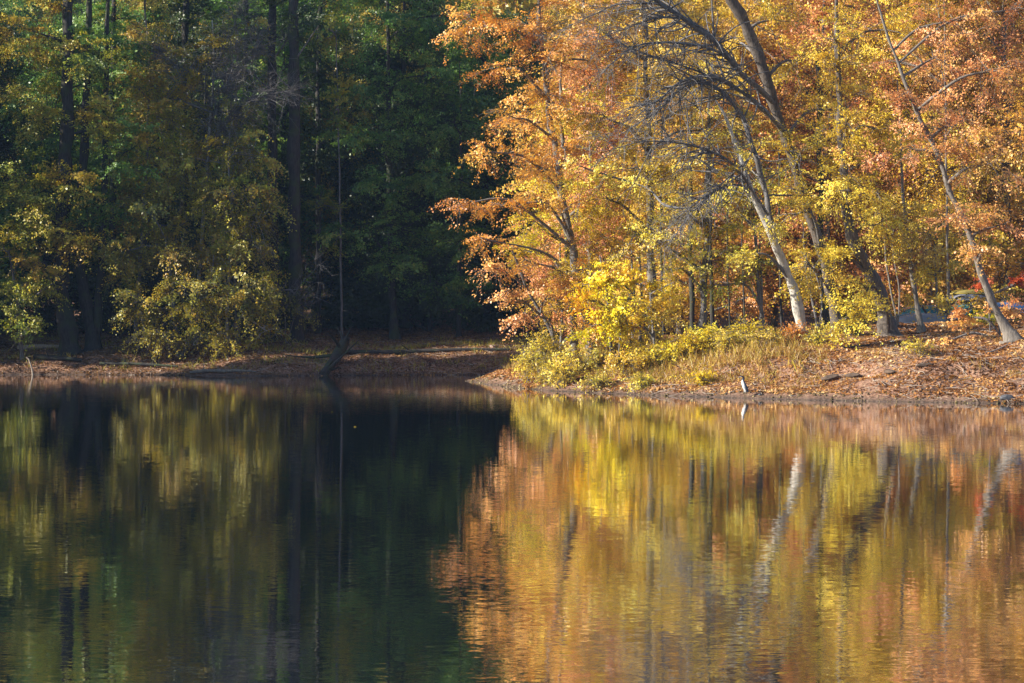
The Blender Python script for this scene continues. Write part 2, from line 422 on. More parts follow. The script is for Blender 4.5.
def M(*rows):
    """rows (x,y,rx,ry,Y,depth,density,tint) -> spray counts from the area of each mass"""
    out=[]
    for x,y,rx,ry,Y,dm,den,t in rows:
        n=max(4,int(den*1.5*math.pi*rx*ry*(Y/F)**2))
        out.append((x,y,rx,ry,Y,dm,n,t))
    return out

# ---- right grove: the trees whose trunks stand clear on the bank
tree('sycamore','pale barked tree leaning over the bank beside the orange bush',
  [[(803,343,126.5,.33),(800,318,126.4,.28),(793,290,126,.25),(783,262,125.5,.22),(772,237,125,.19),(757,205,124.5,.15),(748,180,124,.13),(738,150,124,.11),(725,118,123.5,.07),(716,100,123,.03)],
   [(790,300,126,.2),(779,240,125.5,.18),(768,205,125.5,.15),(761,178,125.5,.14),(752,142,125,.12),(741,115,125,.11),(722,93,124.5,.09),(700,81,124,.08),(680,90,123.5,.06),(655,112,123,.04),(620,135,122.5,.02)]][:1],
  M((700,160,60,35,123.5,2,.2,.5),(650,190,50,30,123,2,.3,.5),(775,225,12,16,124,.8,.9,.6),(745,255,20,14,124.5,.8,.6,.6)), 'straw','pale',
  limbs=[[(776,245,125.3,.17),(768,205,125.5,.15),(761,178,125.5,.14),(752,142,125,.12),(741,115,125,.11),(722,93,124.5,.10),(700,81,124,.08),(680,90,123.5,.06),(655,112,123,.04),(620,135,122.5,.02)],
         [(768,215,125,.08),(735,167,123,.07),(705,149,122,.06),(670,142,121,.045),(640,142,120,.03),(612,150,119.5,.015)],
         [(757,190,125,.06),(730,185,123,.05),(700,200,122,.035),(670,225,121,.02)],
         [(748,160,124,.06),(715,190,122.5,.045),(690,215,121.5,.03),(665,250,121,.015)]],
  extra_bare=34)
tree('leaning_tree','dark trunked tree bending left with heavy bare arching limbs',
  [[(838,328,130,.34),(833,300,130,.29),(826,268,129.5,.26),(815,232,129,.25),(800,185,128.5,.24),(783,130,128,.25),(770,92,127.5,.26),(757,52,127,.30),(745,22,126.5,.30),(728,-5,126,.27),(705,-50,125,.2),(680,-120,124,.1)]],
  M((800,155,50,40,127,2.5,1.0,.62),(790,215,34,25,126,2,1.1,.66),(840,110,45,40,128,2.5,.8,.45),(800,60,45,40,128,2.5,.55,.4),(770,20,40,30,128,3,.5,.4),(810,265,34,28,127,1.6,1.2,.7),(795,190,16,18,126.5,.8,1.1,.7),(735,40,50,45,130,3,.5,.4),(760,-40,70,50,128,4,.6,.5)),
  'gold','brown',
  limbs=[[(776,105,127.7,0.156),(745,76,126,0.156),(727,56,125,0.164),(705,33,124,0.164),(682,17,123.5,0.148),(658,2,123,0.117),(632,-16,122,0.078)],
         [(784,132,128,0.125),(762,108,126,0.125),(735,88,125,0.117),(715,77,124,0.101),(695,77,123.5,0.086),(675,85,123,0.062),(655,102,122.5,0.039),(630,107,122,0.016)],
         [(727,56,125,0.078),(705,47,124,0.070),(680,43,123.5,0.062),(650,43,123,0.047),(628,50,122.5,0.031),(602,74,122,0.016)],
         [(682,18,123.5,0.062),(655,18,123,0.047),(630,27,122.5,0.031),(600,38,122,0.016)],
         [(662,4,123,0.055),(620,4,122.5,0.039),(595,14,122,0.023),(560,30,121.5,0.012)],
         [(735,88,125,0.062),(700,72,124,0.047),(665,60,123,0.039),(630,48,122.5,0.023),(600,30,122,0.012)]],
  extra_bare=32)
tree('maple','stout grey trunked maple with a bright yellow branch hanging low',
  [[(888,339,125,.44),(884,308,125,.40),(875,284,124.8,.37),(863,262,124.5,.32),(853,238,124,.28),(846,205,124,.24),(842,150,124,.19),(838,80,124,.14),(836,0,124,.09),(835,-60,124,.03)]],
  M((850,318,20,24,121.2,.8,2.6,1.0),(866,288,26,20,123,1.0,1.3,.75),(875,225,34,30,123.5,2,1.0,.6),(850,180,40,35,123,2.4,1.05,.6),(880,130,45,40,124,2.6,.8,.45),(830,60,50,45,124.5,3,.6,.4),(880,30,50,45,125,3,.6,.42),(845,-40,70,50,125,4,.6,.45),(838,255,26,24,122.5,1.2,1.2,.7),(846,120,26,26,121.5,1.2,1.0,.6),(835,40,28,30,121.5,1.2,.9,.5),(848,190,22,20,121.5,1.0,1.0,.65)),
  'gold','brown',flare=.8)
tree('slim_tree','slim pale tree on the leafy bank just right of the stout maple',
  [[(921,332,128,.17),(917,306,128,.13),(912,270,128,.11),(905,220,128,.09),(901,150,128,.06),(898,80,128,.03)]],
  M((918,262,40,22,127.5,1.8,.9,.45),(900,220,40,30,128,2,.6,.4),(905,150,45,40,128.5,2.4,.5,.5)),'straw','grey',flare=.7,leaf=.12)
tree('sapling','thin crooked sapling between the stout maple and the slim tree',
  [[(898,322,131,.06),(892,296,131,.055),(886,262,131,.05),(884,235,131,.04),(878,190,131,.025)],
   [(898,322,131,.045),(899,290,131,.04),(893,250,131,.03),(895,215,131,.02)]],
  M((885,200,30,28,131,1.6,.5,.5)),'gold','grey',flare=.2)
tree('leaning_maple','long trunked maple leaning left at the right end of the bank',
  [[(1012,351,119.5,.32),(1001,320,119.5,.22),(988,290,119.3,.18),(976,258,119,.16),(966,225,119,.145),(950,190,119,.13),(936,152,119,.115),(917,111,119,.10),(900,70,119,.08),(886,30,119,.06),(872,-20,119,.04)]],
  M((955,125,45,34,118,2.4,.95,.5),(1000,70,45,40,119,2.6,.95,.45),(930,60,50,35,120,2.6,.7,.35),(985,165,40,28,118,2,1.0,.6),(960,20,50,35,120,3,.7,.4),(1010,10,40,30,120,3,.8,.3),(1000,225,35,24,118.5,1.8,.85,.5),(950,-50,80,45,120,4,.7,.45),(915,150,30,24,118.5,1.6,.6,.5),(958,215,22,12,117.6,.8,1.0,.5),(905,95,24,16,117.6,.9,1.0,.5),(985,250,22,12,117.8,.8,.9,.6)),
  'peach','grey',flare=.6)
tree('pole_tree','thin straight grey pole of a tree in front of the boats',
  [[(948,318,136,.09),(948,280,136,.08),(947,220,136,.07),(946,150,136,.06),(945,60,136,.04),(944,0,136,.02)]],
  M((945,90,40,40,136,2.4,.6,.5),(950,215,30,18,136,1.6,.6,.4)),'peach','grey',flare=.2)
tree('young_maple','small red leaved maple against the leaning trunk',
  [[(990,325,123,.04),(988,300,123,.035),(985,280,123,.02)]],
  M((984,284,9,9,122.5,.5,2.4,.6),(1020,280,9,10,122.5,.5,2.0,.3)),'red','limb',tlen=.5,leaf=.12,flare=.1)
tree('young_maple','peach leaved young maple over the foot of the leaning trunk',
  [[(1000,333,121,.05),(996,310,121,.04),(985,300,121,.02)]],
  M((1008,312,26,17,120,1.0,1.2,.55),(965,318,16,16,121,1.0,.9,.6),(940,345,10,9,121,.6,.5,.7)),'peach','limb',leaf=.12,flare=.1,tlen=.8)
tree('shaded_tree','dark trunk standing just behind the bent tree',
  [[(829,324,138,.26),(824,290,138,.24),(822,250,138,.2),(820,180,138,.16),(818,60,138,.1)]],
  M((830,90,60,60,139,3,.7,.35),(860,200,50,40,139,3,.6,.3)),'rust','dark')

# ---- right grove: crowns that overhang the cove and the yellow thicket
tree('orange_maple','large orange maple spreading left over the dark cove',
  [[(592,346,134,.3),(585,310,134,.27),(572,250,134,.24),(560,180,134,.2),(548,100,134,.16),(540,20,134,.12),(536,-60,134,.06)]],
  M((480,22,36,26,133,1.8,1.3,.4),(530,30,45,32,133,2.2,1.2,.45),(500,70,30,12,132.5,1.4,1.2,.45),(545,95,42,22,133,2,1.0,.5),(515,118,36,12,132.5,1.4,1.25,.45),(492,152,30,14,132,1.5,1.3,.4),(535,165,36,16,132.5,1.6,.9,.5),(472,202,24,12,132,1.3,1.3,.3),(510,208,34,15,132,1.5,1.2,.5),(488,240,30,13,131.5,1.4,1.1,.35),(530,262,30,14,131.5,1.3,.9,.45),(590,60,45,40,134,2.4,.8,.4),(562,215,26,22,131.5,1.4,1.0,.5),(565,150,30,22,131.5,1.4,.9,.4),(575,280,24,22,132,1.2,1.0,.5),(548,60,30,22,131.5,1.4,.9,.4),(590,325,26,18,132.5,1.2,1.0,.6),(510,-40,80,40,134,3.5,.8,.45),(600,-40,60,40,134,3.5,.8,.4)),
  'orange','grey',droop=.35,flat=.3)
tree('beech','yellow beech glowing behind the orange branches over the cove',
  [[(575,346,137,.24),(570,290,137,.2),(565,220,137,.16),(562,140,137,.12),(560,60,137,.06)]],
  M((540,225,34,16,136,1.6,1.5,.6),(520,250,34,12,135.5,1.4,1.1,.5),(548,180,40,14,136,1.7,1.2,.55),(585,210,40,30,136,2,1.0,.5),(575,265,36,22,135.5,1.6,1.1,.6),(570,120,40,30,137,2.4,.9,.35)),
  'yellow','grey',droop=.3,flat=.3)
tree('rust_maple','rusty low maple at the dark edge of the cove',
  [[(562,352,135,.12),(548,325,134.5,.1),(528,290,134,.08),(512,250,133,.04)]],
  M((510,292,18,12,132,1.0,.9,.5),(522,318,12,9,132,.8,.9,.4),(494,268,16,8,132,1.0,.8,.5),(545,300,26,22,132.5,1.4,.9,.6)),
  'peach','limb',leaf=.12)
tree('golden_tree','golden crowned tree behind the bare arching limbs',
  [[(655,338,136,.28),(652,290,136,.25),(650,220,136,.22),(648,140,136,.18),(646,60,136,.13),(644,-20,136,.07)]],
  M((610,120,50,35,134,2.4,1.0,.45),(660,75,55,40,134.5,2.6,.8,.4),(700,130,50,40,135,2.6,.8,.5),(640,170,50,35,134,2.4,1.0,.6),(600,30,45,35,135,2.6,.8,.35),(690,20,60,40,136,3,.8,.35),(610,200,40,26,133.5,2,.9,.55),(650,-45,90,40,136,4,.8,.4),(730,90,40,40,135,2.6,.7,.4)),
  'gold','grey')
tree('grey_green_tree','straw and olive leaved tree filling the middle of the grove',
  [[(700,338,134,.2),(704,300,134,.18),(706,240,134,.16),(708,160,134,.12),(710,90,134,.06)]],
  M((690,215,50,30,132.5,2.4,1.0,.6),(640,235,45,26,132,2,1.0,.75),(735,200,34,40,133,2,.8,.8),(720,255,40,20,132.5,1.8,.9,.8),(670,270,40,18,132,1.6,.9,.7),(590,170,36,25,132,1.8,.7,.6)),
  'straw','limb')
tree('olive_tree','dull olive leaved tree beside the white trunk',
  [[(764,335,134,.12),(760,300,134,.11),(756,250,134,.09),(752,190,134,.05)]],
  M((755,262,28,34,133.5,1.8,.9,.5),(745,220,32,30,133.5,2,.8,.5),(765,170,30,35,134,2,.6,.4),(720,285,26,16,133,1.2,.6,.6)),
  'olive','limb')
tree('yellow_birch','bright yellow and orange young tree above the left end of the thicket',
  [[(612,352,131,.09),(610,325,129,.075),(606,290,129,.06),(600,255,129,.03)],[(618,352,129,.06),(622,322,129,.05),(630,295,129,.03)]],
  M((605,285,22,24,128,1.2,1.5,.6),(622,310,26,20,127.5,1.2,1.6,.5),(600,325,20,14,127.5,1.0,1.3,.4),(640,285,20,20,128,1.2,1.0,.35),(588,300,16,18,128,1.0,1.2,.3)),
  'lime','limb',leaf=.14,flare=.1)
tree('orange_birch','orange brown young tree between the thicket and the dark trunks',
  [[(655,348,131,.07),(652,320,131,.06),(650,285,131,.04)]],
  M((652,305,24,18,130,1.2,1.1,.5),(668,285,24,18,130.5,1.2,.9,.6),(640,325,18,10,130,.9,.9,.4)),'gold','limb',leaf=.13,flare=.1)
for x,r,h,lb in ((693,.17,200,'broad dark trunk in the gap behind the yellow thicket'),(713,.13,190,'narrow dark trunk right of the broad one behind the thicket'),(664,.09,210,'slight dark trunk left of the pair behind the thicket'),(730,.06,220,'thin stem under the olive crown behind the thicket'),(745,.06,230,'thin stem nearest the white trunk behind the thicket'),(782,.08,200,'thin dark stem just left of the white trunk')):
    Y=139+4*rng.random()
    tree('shaded_tree',lb,[[(x,330,Y,r),(x-2,280,Y,r*.9),(x-3,h,Y,r*.8),(x-2,100,Y,r*.5)]],M((x,130,40,40,Y,2.5,.35,.4)),'rust','dark',flare=.2)
# drooping stems in the dark gap right of the white trunk
tree('shaded_tree','forked bare stem in the dark gap right of the white trunk',[[(818,333,132,.07),(812,300,132,.06),(806,270,132,.05),(803,220,132,.03)],[(818,333,132,.05),(822,300,132,.05),(812,262,132,.04)]],M((806,215,22,22,132,1.2,.7,.5)),'gold','limb',flare=.2)

for lb,x,Y,lm,ms in (
  ('low orange and gold leaved tree filling the left of the thicket','560',137,'gold',((555,300,26,26,136,1.6,1.3,.5),(585,330,26,18,135,1.5,1.3,.5),(545,340,18,18,135,1.4,1.2,.6))),
  ('low straw yellow tree in the heart of the thicket','632',136,'straw',((625,300,34,22,135,1.6,1.1,.6),(660,320,26,14,134,1.4,1.0,.5),(610,335,24,14,134,1.3,1.1,.6))),
  ('orange brown tree in front of the golden crown','640',135,'gold',((610,240,36,22,133,1.8,1.1,.3),(660,235,34,18,133,1.8,.9,.35),(575,275,30,22,133,1.8,1.1,.5))),
  ('low rusty tree behind the dark gap of the grove','700',146,'rust',((690,285,40,20,146,2,.9,.6),(740,300,30,20,146,2,.9,.6),(650,270,36,20,146,2,.9,.6),(690,250,40,24,146,2,1.0,.7))),
  ('mixed yellow tree high behind the white trunk','760',134,'straw',((735,130,34,30,134,2,.9,.55),(770,205,24,28,134,1.6,.8,.6),(690,170,34,20,133,1.8,.8,.4))),
  ('low golden tree between the stout maple and the leaning maple','935',139,'gold',((930,235,40,24,138,2,1.0,.6),(965,215,34,24,138,2,.9,.5),(940,270,34,14,138,1.6,.9,.6),(912,298,16,8,135.5,.8,1.5,.5),(940,303,12,6,135.5,.8,1.0,.5),(975,300,16,8,135.5,.8,1.0,.3),(1000,292,18,8,136,.8,1.0,.4),(985,240,30,20,138,1.8,.9,.5))),
  ('low green tree behind the boats','985',158,'olive',((965,265,40,20,158,2.4,1,.8),(1010,270,36,24,158,2.4,1,.9),(920,285,36,14,158,2.2,.9,.8)))):
    x=float(x); tree('understory_tree',lb,[[(x,335,Y,.08),(x+2,300,Y,.07),(x,260,Y,.05),(x,220,Y,.02)]],M(*ms),lm,'limb',flare=.2)
# ---- shrubs along the right shore
for lb,x,Y,w,h,lm,n,t in (
  ('tall pale yellow bush at the left end of the thicket',545,131.8,3.0,3.0,'straw',62,.62),
  ('rounded yellow bush standing over the tip of the point',530,133.3,1.6,1.9,'yellow',22,.45),
  ('straw yellow bush below the bright birch',575,129.8,2.6,1.6,'straw',38,.55),
  ('brownish thin bush between two yellow ones',603,129.3,2.2,1.4,'dull',24,.3),
  ('lemon yellow low bush left of the brightest one',650,127.3,2.4,1.3,'yellow',34,.55),
  ('greenish yellow bush with drooping tips',675,126.8,2.0,1.3,'yellow',26,.85),
  ('brightest yellow bush of the thicket',706,127.3,2.2,1.7,'yellow',44,.8),
  ('bushy yellow and brown sapling above the heron',748,126.8,1.8,1.9,'yellow',24,.5),
  ('small tan bush right above the heron',765,124.3,1.8,1.0,'straw',14,.35),
  ('orange red bush at the foot of the white trunk',796,126.3,1.6,1.0,'orange',26,.15),
  ('small olive bush right of the white trunk',818,124.3,1.4,.9,'olive',14,.4),
  ('dark green bush at the foot of the bent tree',853,128.8,1.6,.9,'green',16,.9),
  ('pale tuft of a bush on the open bank',918,118.3,1.4,.8,'straw',9,.5),
  ('low green and yellow bush beside the boats',982,130.8,1.6,1.0,'lime',14,.7),
  ('dark green bush in front of the teal boat',978,137.8,2.0,1.4,'green',20,.8),
  ('golden bush between the twiggy one and the straw bush',562,127.6,2.2,1.5,'gold',34,.7),
  ('golden brown bush in the middle of the thicket',625,126.4,2.4,1.5,'gold',34,.5),
  ('yellow straw bush just left of the brightest bush',688,126.6,2.2,1.6,'yellow',34,.5),
  ('thin straw bush right of the brightest bush',728,125.6,2.0,1.2,'straw',22,.6),
  ('low golden bush on the grass before the thicket',640,122.4,1.8,.7,'straw',18,.6),
  ('low yellow tuft of leaves nearest the water in the thicket',600,124.6,1.8,.8,'straw',16,.55),
  ('knee high yellow plants left of the heron',700,120.6,2.2,.7,'yellow',18,.4),
  ('brown twiggy bush low on the point',552,129.3,1.6,.9,'dull',14,.2)):
    shrub(lb,x,Y,w*1.1,h*.98,lm,int(n*1.35),t,leaf=.085,per=95,tlen=.62)

# ---- left bank
tree('great_oak','leftmost of two massive dark trunks, pale light down its left edge',
  [[(70,350,167,.68),(66,325,167,.62),(61,290,167,.55),(62,240,167,.5),(66,150,167,.45),(68,60,167,.38),(68,-40,167,.28),(68,-140,168,.12)]],
  M((30,215,36,22,165,2.6,1.2,.55),(70,180,34,26,164.5,2.4,.9,.4),(60,235,36,14,164.5,2,1.2,.3),(20,175,36,28,166,3,.7,.7),(85,245,34,12,165,2,.9,.35),(30,30,50,36,166,3.4,.8,.2),(75,55,40,34,166,3,.9,.8),(40,110,50,30,166,3.4,.7,.5),(110,120,40,30,167,3,.6,.4),(60,-60,90,60,168,6,.8,.5)),
  'olive','dark',leaf=.145,tlen=1.4)
tree('great_oak','massive dark forked trunk beside its pale edged twin',
  [[(94,351,168,.5),(91,325,168,.42),(84,292,168,.38),(80,255,168,.36),(84,150,168,.3),(88,40,168,.22),(90,-80,168,.1)],
   [(94,351,168,.36),(97,320,168,.3),(100,280,168,.26),(104,200,168,.24),(106,100,168,.2),(108,-20,168,.1)]],
  M((110,60,40,40,168,3,.8,.75),(130,150,36,30,167,3,.8,.45),(110,205,40,24,166.5,2.6,.7,.5),(100,-50,80,50,169,5,.7,.6)),
  'green','dark',leaf=.145,tlen=1.4)
tree('bank_tree','lime and green leaved small tree leaning in at the left edge',
  [[(22,345,165,.14),(18,310,165,.12),(12,270,165,.08)]],
  M((18,290,28,14,163.5,1.8,1.6,.7),(50,285,14,10,164,1.2,1.0,.5),(12,318,22,10,163.5,1.4,1.2,.55),(34,262,26,14,164,1.8,1.0,.3),(5,250,26,20,164,2,1.0,.4),(28,330,14,8,163.5,1,1.0,.9)),
  'olive','limb',leaf=.14,tlen=1.2)
tree('weeping_tree','rounded small tree with yellow brown leaves drooping to the bank',
  [[(178,352,166.5,.16),(176,325,166.5,.14),(172,290,166.5,.11),(166,240,166.5,.06)],[(182,352,166.5,.12),(196,325,166.5,.1),(208,290,166.5,.07),(214,255,166.5,.04)]],
  M((150,305,34,26,165,2.2,1.15,.45),(195,300,40,30,164.5,2.4,1.15,.45),(240,290,36,30,165,2.4,1.05,.5),(165,335,34,12,164,1.8,1.15,.45),(215,335,38,12,164.3,1.8,1.05,.5),(130,250,30,22,166,2,.8,.3),(180,250,36,26,166,2.2,.8,.35),(140,210,34,22,166.5,2.2,.7,.5)),
  'dull','limb',leaf=.14,droop=.7,tlen=1.3)
tree('weeping_tree','taller drooping tree of olive leaves left of the paired trunks',
  [[(238,345,169,.16),(236,300,169,.14),(232,230,169,.11),(228,160,169,.06)]],
  M((240,235,36,30,168,2.4,1.2,.45),(215,200,34,28,168,2.4,1.1,.4),(255,190,28,34,168.5,2.4,.7,.5),(262,285,26,30,167.5,2,.7,.5),(235,150,40,26,169,2.6,.6,.4)),
  'olive','limb',leaf=.14,droop=.6,tlen=1.3)
tree('grey_tree','pale stemmed bare twigged tree high in the left wood',
  [[(196,345,171,.13),(200,260,171,.12),(206,180,171,.11),(211,110,171,.1),(214,70,171,.07),(212,20,171,.04)]],
  M((200,60,50,40,170,3,.35,.3),(160,90,36,34,170.5,3,.45,.3)),'dull','pale',
  limbs=[[(209,125,171,.07),(222,100,170,.06),(228,85,169.5,.05),(236,50,169,.02)],[(211,105,171,.07),(200,85,170,.05),(180,70,169.5,.04),(160,50,169,.02)],[(206,150,171,.06),(225,125,170,.05),(250,100,169.5,.04),(290,92,169,.02)],[(213,70,171,.05),(228,40,170.5,.04),(240,10,170,.02)],[(213,80,171,.05),(240,70,170.5,.04),(262,40,170,.02)]],
  extra_bare=110,leaf=.15)
for lb,x,Y,r in (('left one of the paired tall straight trunks in deep shade',273,173,.42),('right and thicker one of the paired tall straight trunks in deep shade',295,171,.52)):
    tree('tall_pine',lb,[[(x+2,337,Y,r),(x,250,Y,r*.92),(x-1,100,Y,r*.8),(x-1,-40,Y,r*.65),(x,-200,Y,r*.3)]],
      M((x,20,40,30,Y,3,.35,.6),(x,-60,60,40,Y,4,1.0,.6),(x,-130,50,40,Y,3.5,1.0,.6)),'deep','dark',leaf=.145,flare=.35,
      limbs=[[(x,60,Y,.07),(x+14,40,Y-1,.05),(x+24,25,Y-2,.02)],[(x,90,Y,.06),(x-14,80,Y-1,.05),(x-26,60,Y-2,.02)]])
tree('bare_shrub','pale bare twigged shrub hanging at the foot of the paired trunks',
  [[(286,336,168.5,.05),(284,310,168,.04),(276,285,167.5,.025)],[(288,336,168.5,.04),(298,305,168,.03),(310,285,167.5,.02)]],
  M((285,290,22,26,167.5,1.4,.5,.8),(300,310,18,16,167.5,1.2,.4,.8)),'dull','grey',leaf=.10,
  limbs=[[(284,300,168,.03),(275,280,167.5,.02),(262,262,167,.01)],[(298,300,168,.03),(310,296,167.5,.02),(322,300,167,.01)],[(285,310,168,.03),(300,285,167.5,.02),(320,265,167,.01)]],extra_bare=22,flare=.1)
tree('green_beech','green layered tree with a light edged trunk across the cove',
  [[(395,340,176,.32),(393,310,176,.28),(391,250,176,.24),(389,150,176,.2),(388,40,176,.14),(388,-80,176,.06)]],
  M((390,262,44,14,174,2.6,1.1,.6),(350,235,34,14,174,2.4,1.0,.6),(410,225,40,16,174,2.6,1.0,.55),(380,185,44,16,174,2.8,1.0,.6),(425,180,34,20,174.5,2.6,.9,.6),(360,140,36,18,174,2.6,.9,.5),(405,130,44,20,174.5,2.8,.9,.6),(380,80,44,24,175,3,.9,.55),(430,75,36,26,175,3,.9,.6),(385,20,50,30,175,3.4,.9,.5),(440,15,34,30,175,3,.9,.6),(400,-60,80,45,176,5,.9,.6)),
  'green','dark',leaf=.14,flat=.25,tlen=1.4)
tree('green_beech','green tree with a short visible trunk near the tip of the cove',
  [[(459,337,178,.2),(459,310,178,.18),(460,250,178,.15),(461,150,178,.1),(460,60,178,.05)]],
  M((440,285,40,16,176,2.4,1.0,.6),(475,290,26,20,176,2,.9,.7),(455,240,34,22,176.5,2.6,1.0,.7),(460,180,30,26,177,2.6,.9,.7),(455,120,34,28,177,2.8,.9,.65)),
  'green','dark',leaf=.14,flat=.25,tlen=1.3)
tree('yellow_sapling','slender tree with scattered pale yellow leaves in front of the green beech',
  [[(342,330,173,.09),(341,280,173,.08),(340,200,173,.07),(338,110,173,.05),(336,30,173,.03)]],
  M((338,235,12,40,172.5,1,.5,.1),(336,110,14,40,172.5,1.2,.6,.1),(330,30,22,26,172.5,1.6,.8,.1),(325,205,14,20,172.5,1,.5,.2)),'green','limb',leaf=.15,flare=.1)
tree('hemlock','low dark evergreen tree under the green beech',
  [[(430,335,181,.1),(430,300,181,.09),(430,260,181,.04)]],
  M((430,300,50,20,180,3,.9,.6),(370,305,40,14,180,3,.7,.6)),'deep','dark',leaf=.14)
for k,(x,Y,lb) in enumerate(((115,181,'low dark evergreen between the forked oak and the drooping crown'),(175,183,'low dark evergreen behind the round drooping crown'),(255,182,'low dark evergreen left of the paired trunks'),(330,184,'low dark evergreen right of the paired trunks'),(495,182,'low dark evergreen behind the tip of the point'),(45,182,'low dark evergreen behind the great oaks'),(380,186,'low dark evergreen behind the light edged trunk'))):
    tree('hemlock',lb,[[(x,333,Y,.1),(x+1,300,Y,.09),(x,255,Y,.04)]],M((x,308,42,16,Y,2.6,1.1,.6),(x+4,280,36,18,Y,2.6,1.0,.5),(x-3,322,44,8,Y,2.6,1.0,.7)),'deep','dark',leaf=.18,tlen=1.3)
for k,(x,r,Y) in enumerate(((184,.36,180),(245,.22,179),(318,.24,179),(112,.28,180))):
    lb=['thick dark trunk rising through the drooping crown','dark trunk just left of the paired trunks','dark trunk just right of the paired trunks','dark trunk close behind the forked oak'][k]
    tree('shaded_tree',lb,[[(x,334,Y,r),(x+1,250,Y,r*.92),(x,120,Y,r*.8),(x+2,-20,Y,r*.6),(x,-150,Y,r*.2)]],
      M((x,150,40,36,Y,3,.8,.6),(x+6,80,40,36,Y,3,.8,.6),(x,20,40,36,Y,3,.7,.6),(x-10,-70,60,50,Y,4,.9,.5)),['deep','green'][k%2],'dark',leaf=.15,flare=.3)
tree('weeping_tree','tall curtain like tree of yellow green leaves right of the forked oak',
  [[(136,350,171,.16),(138,300,171,.14),(143,220,171,.12),(148,130,171,.09),(150,50,171,.05)]],
  M((150,170,40,30,170,2.4,1.0,.35),(120,140,30,30,170,2.4,.8,.5),(165,120,36,28,170,2.4,.9,.5),(140,90,36,26,170,2.4,.9,.3),(160,45,40,28,170,2.6,.8,.3),(185,170,30,30,170,2.4,.9,.5),(180,225,34,24,169,2.2,1.0,.5),(120,270,20,26,169,1.8,1.0,.6),(150,-30,50,40,171,4,.8,.4)),
  'olive','limb',leaf=.13,droop=.6,tlen=1.3)
tree('weeping_tree','fine leaved grey olive tree between the pale stem and the paired trunks',
  [[(226,350,172,.13),(228,290,172,.12),(232,200,172,.1),(236,100,172,.07),(238,30,172,.03)]],
  M((228,110,36,30,171,2.4,.7,.6),(205,160,32,26,171,2.4,.8,.5),(250,150,28,30,171,2.4,.8,.6),(260,220,24,34,170,2,.9,.5),(265,330,24,12,166.5,1.6,1.0,.5),(210,260,34,24,168,2,1.0,.4),(240,40,36,30,171,3,.6,.7)),
  'dull','pale',leaf=.13,droop=.6,tlen=1.3)
# ---- background wood: a few kinds, copied
def proto(name,label,group,H,r,leafm,bark,first,den,lw,t=.5,leaf=.165):
    Y0=100.
    sp=Soup(); tl=[sp.tube([(0,0,-.3),(0,0,.1),(.1,.1,H*.3),(-.1,.15,H*.6),(.1,0,H*.97)],[r,r,r*.85,r*.55,.04],sides=10,rough=.1,flare=.4)]
    mm=[]
    z=first
    while z<H-1:
        f=1-((z-first)/(H-first))**2*.6
        for q in range(3):
            a=rng.random()*6.28; rr=lw*f*(.3+.5*rng.random())
            w=lw*f*(.45+.25*rng.random())
            mm.append((rr*math.cos(a),rr*math.sin(a),z+rng.random(),w,w,1.3,max(3,int(den*w*1.6)),t+.25*(rng.random()-.5)))
        z+=2.1
    e=empty(name,(0,0,0),label,'tree',group)
    V,Fq,T=grow(None,tl,mm,sp,leaf=leaf,per=165,twigs=9,tlen=1.7,flat=.35,droop=.3)
    sp.build('trunk',BK[bark],e); link_mesh('crown',V,Fq,4,LM[leafm],e,tint=T)
    return e
def dup(root, loc, rz, s):
    r=root.copy(); C.objects.link(r); r.location=loc; r.rotation_euler=(0,0,rz); r.scale=(s,s,s)
    for ch in root.children:
        c=ch.copy(); C.objects.link(c); c.parent=r
    return r
GL='dim green trees in the wood behind the left bank'; GR='autumn trees in the wood behind the right bank'
for x,Y,w,lb in ((205,173,1.0,'tall dense dark evergreen behind the round drooping crown'),(243,177,1.0,'tall dense dark evergreen close left of the paired trunks'),(272,184,1.1,'tall dense dark evergreen directly behind the paired trunks'),(345,190,1.1,'tall dense dark evergreen behind the slender yellow leaved tree'),(475,192,1.2,'tall dense dark evergreen behind the tip of the cove'),(425,188,1.1,'tall dense dark evergreen between the two green layered trees')):
    tree('evergreen_tree',lb,[[(x,335,Y,.22),(x,250,Y,.18),(x,150,Y,.1),(x,60,Y,.03)]],M((x,310,30*w,22,Y,2.4,1.8,.6),(x+3,270,28*w,22,Y,2.4,1.8,.6),(x-2,225,26*w,24,Y,2.2,1.6,.5),(x,175,22*w,24,Y,2,1.4,.5),(x,120,18*w,26,Y,1.8,1.2,.5)),'deep','dark',leaf=.17,tlen=1.2,per=120)
PR={
 'lg':proto('forest_tree','dim green leaved tree deep in the wood behind the left bank',GL,27,.32,'green','dark',3,4.6,5,.6),
 'ld':proto('evergreen_tree','dark evergreen tree deep in the wood behind the left bank',GL+' (evergreen)',28,.36,'deep','dark',1.8,5,4.2,.6),
 'lo':proto('forest_tree','olive and brown leaved tree deep in the wood behind the left bank',GL+' (olive)',25,.28,'dull','dark',4,4,4.6,.4),
 'rg':proto('forest_tree','golden leaved tree deep in the wood behind the right bank',GR,25,.26,'gold','grey',3,4.5,4.8,.4,.145),
 'rr':proto('forest_tree','rusty leaved tree deep in the wood behind the right bank',GR+' (rust)',25,.26,'rust','grey',3.5,4.2,4.8,.6,.145),
 'rp':proto('forest_tree','pale orange leaved tree deep in the wood behind the right bank',GR+' (orange)',24,.24,'peach','grey',3,4.4,4.6,.4,.145),
}
used=set()
def put(k, x, Y):
    X=(x-512)*Y/F; z=gz(X,Y)-.1; s=.85+.35*rng.random(); rz=rng.random()*6.28
    if k not in used:
        used.add(k); o=PR[k]; o.location=(X,Y,z); o.rotation_euler=(0,0,rz); o.scale=(s,s,s)
    else: dup(PR[k],(X,Y,z),rz,s)
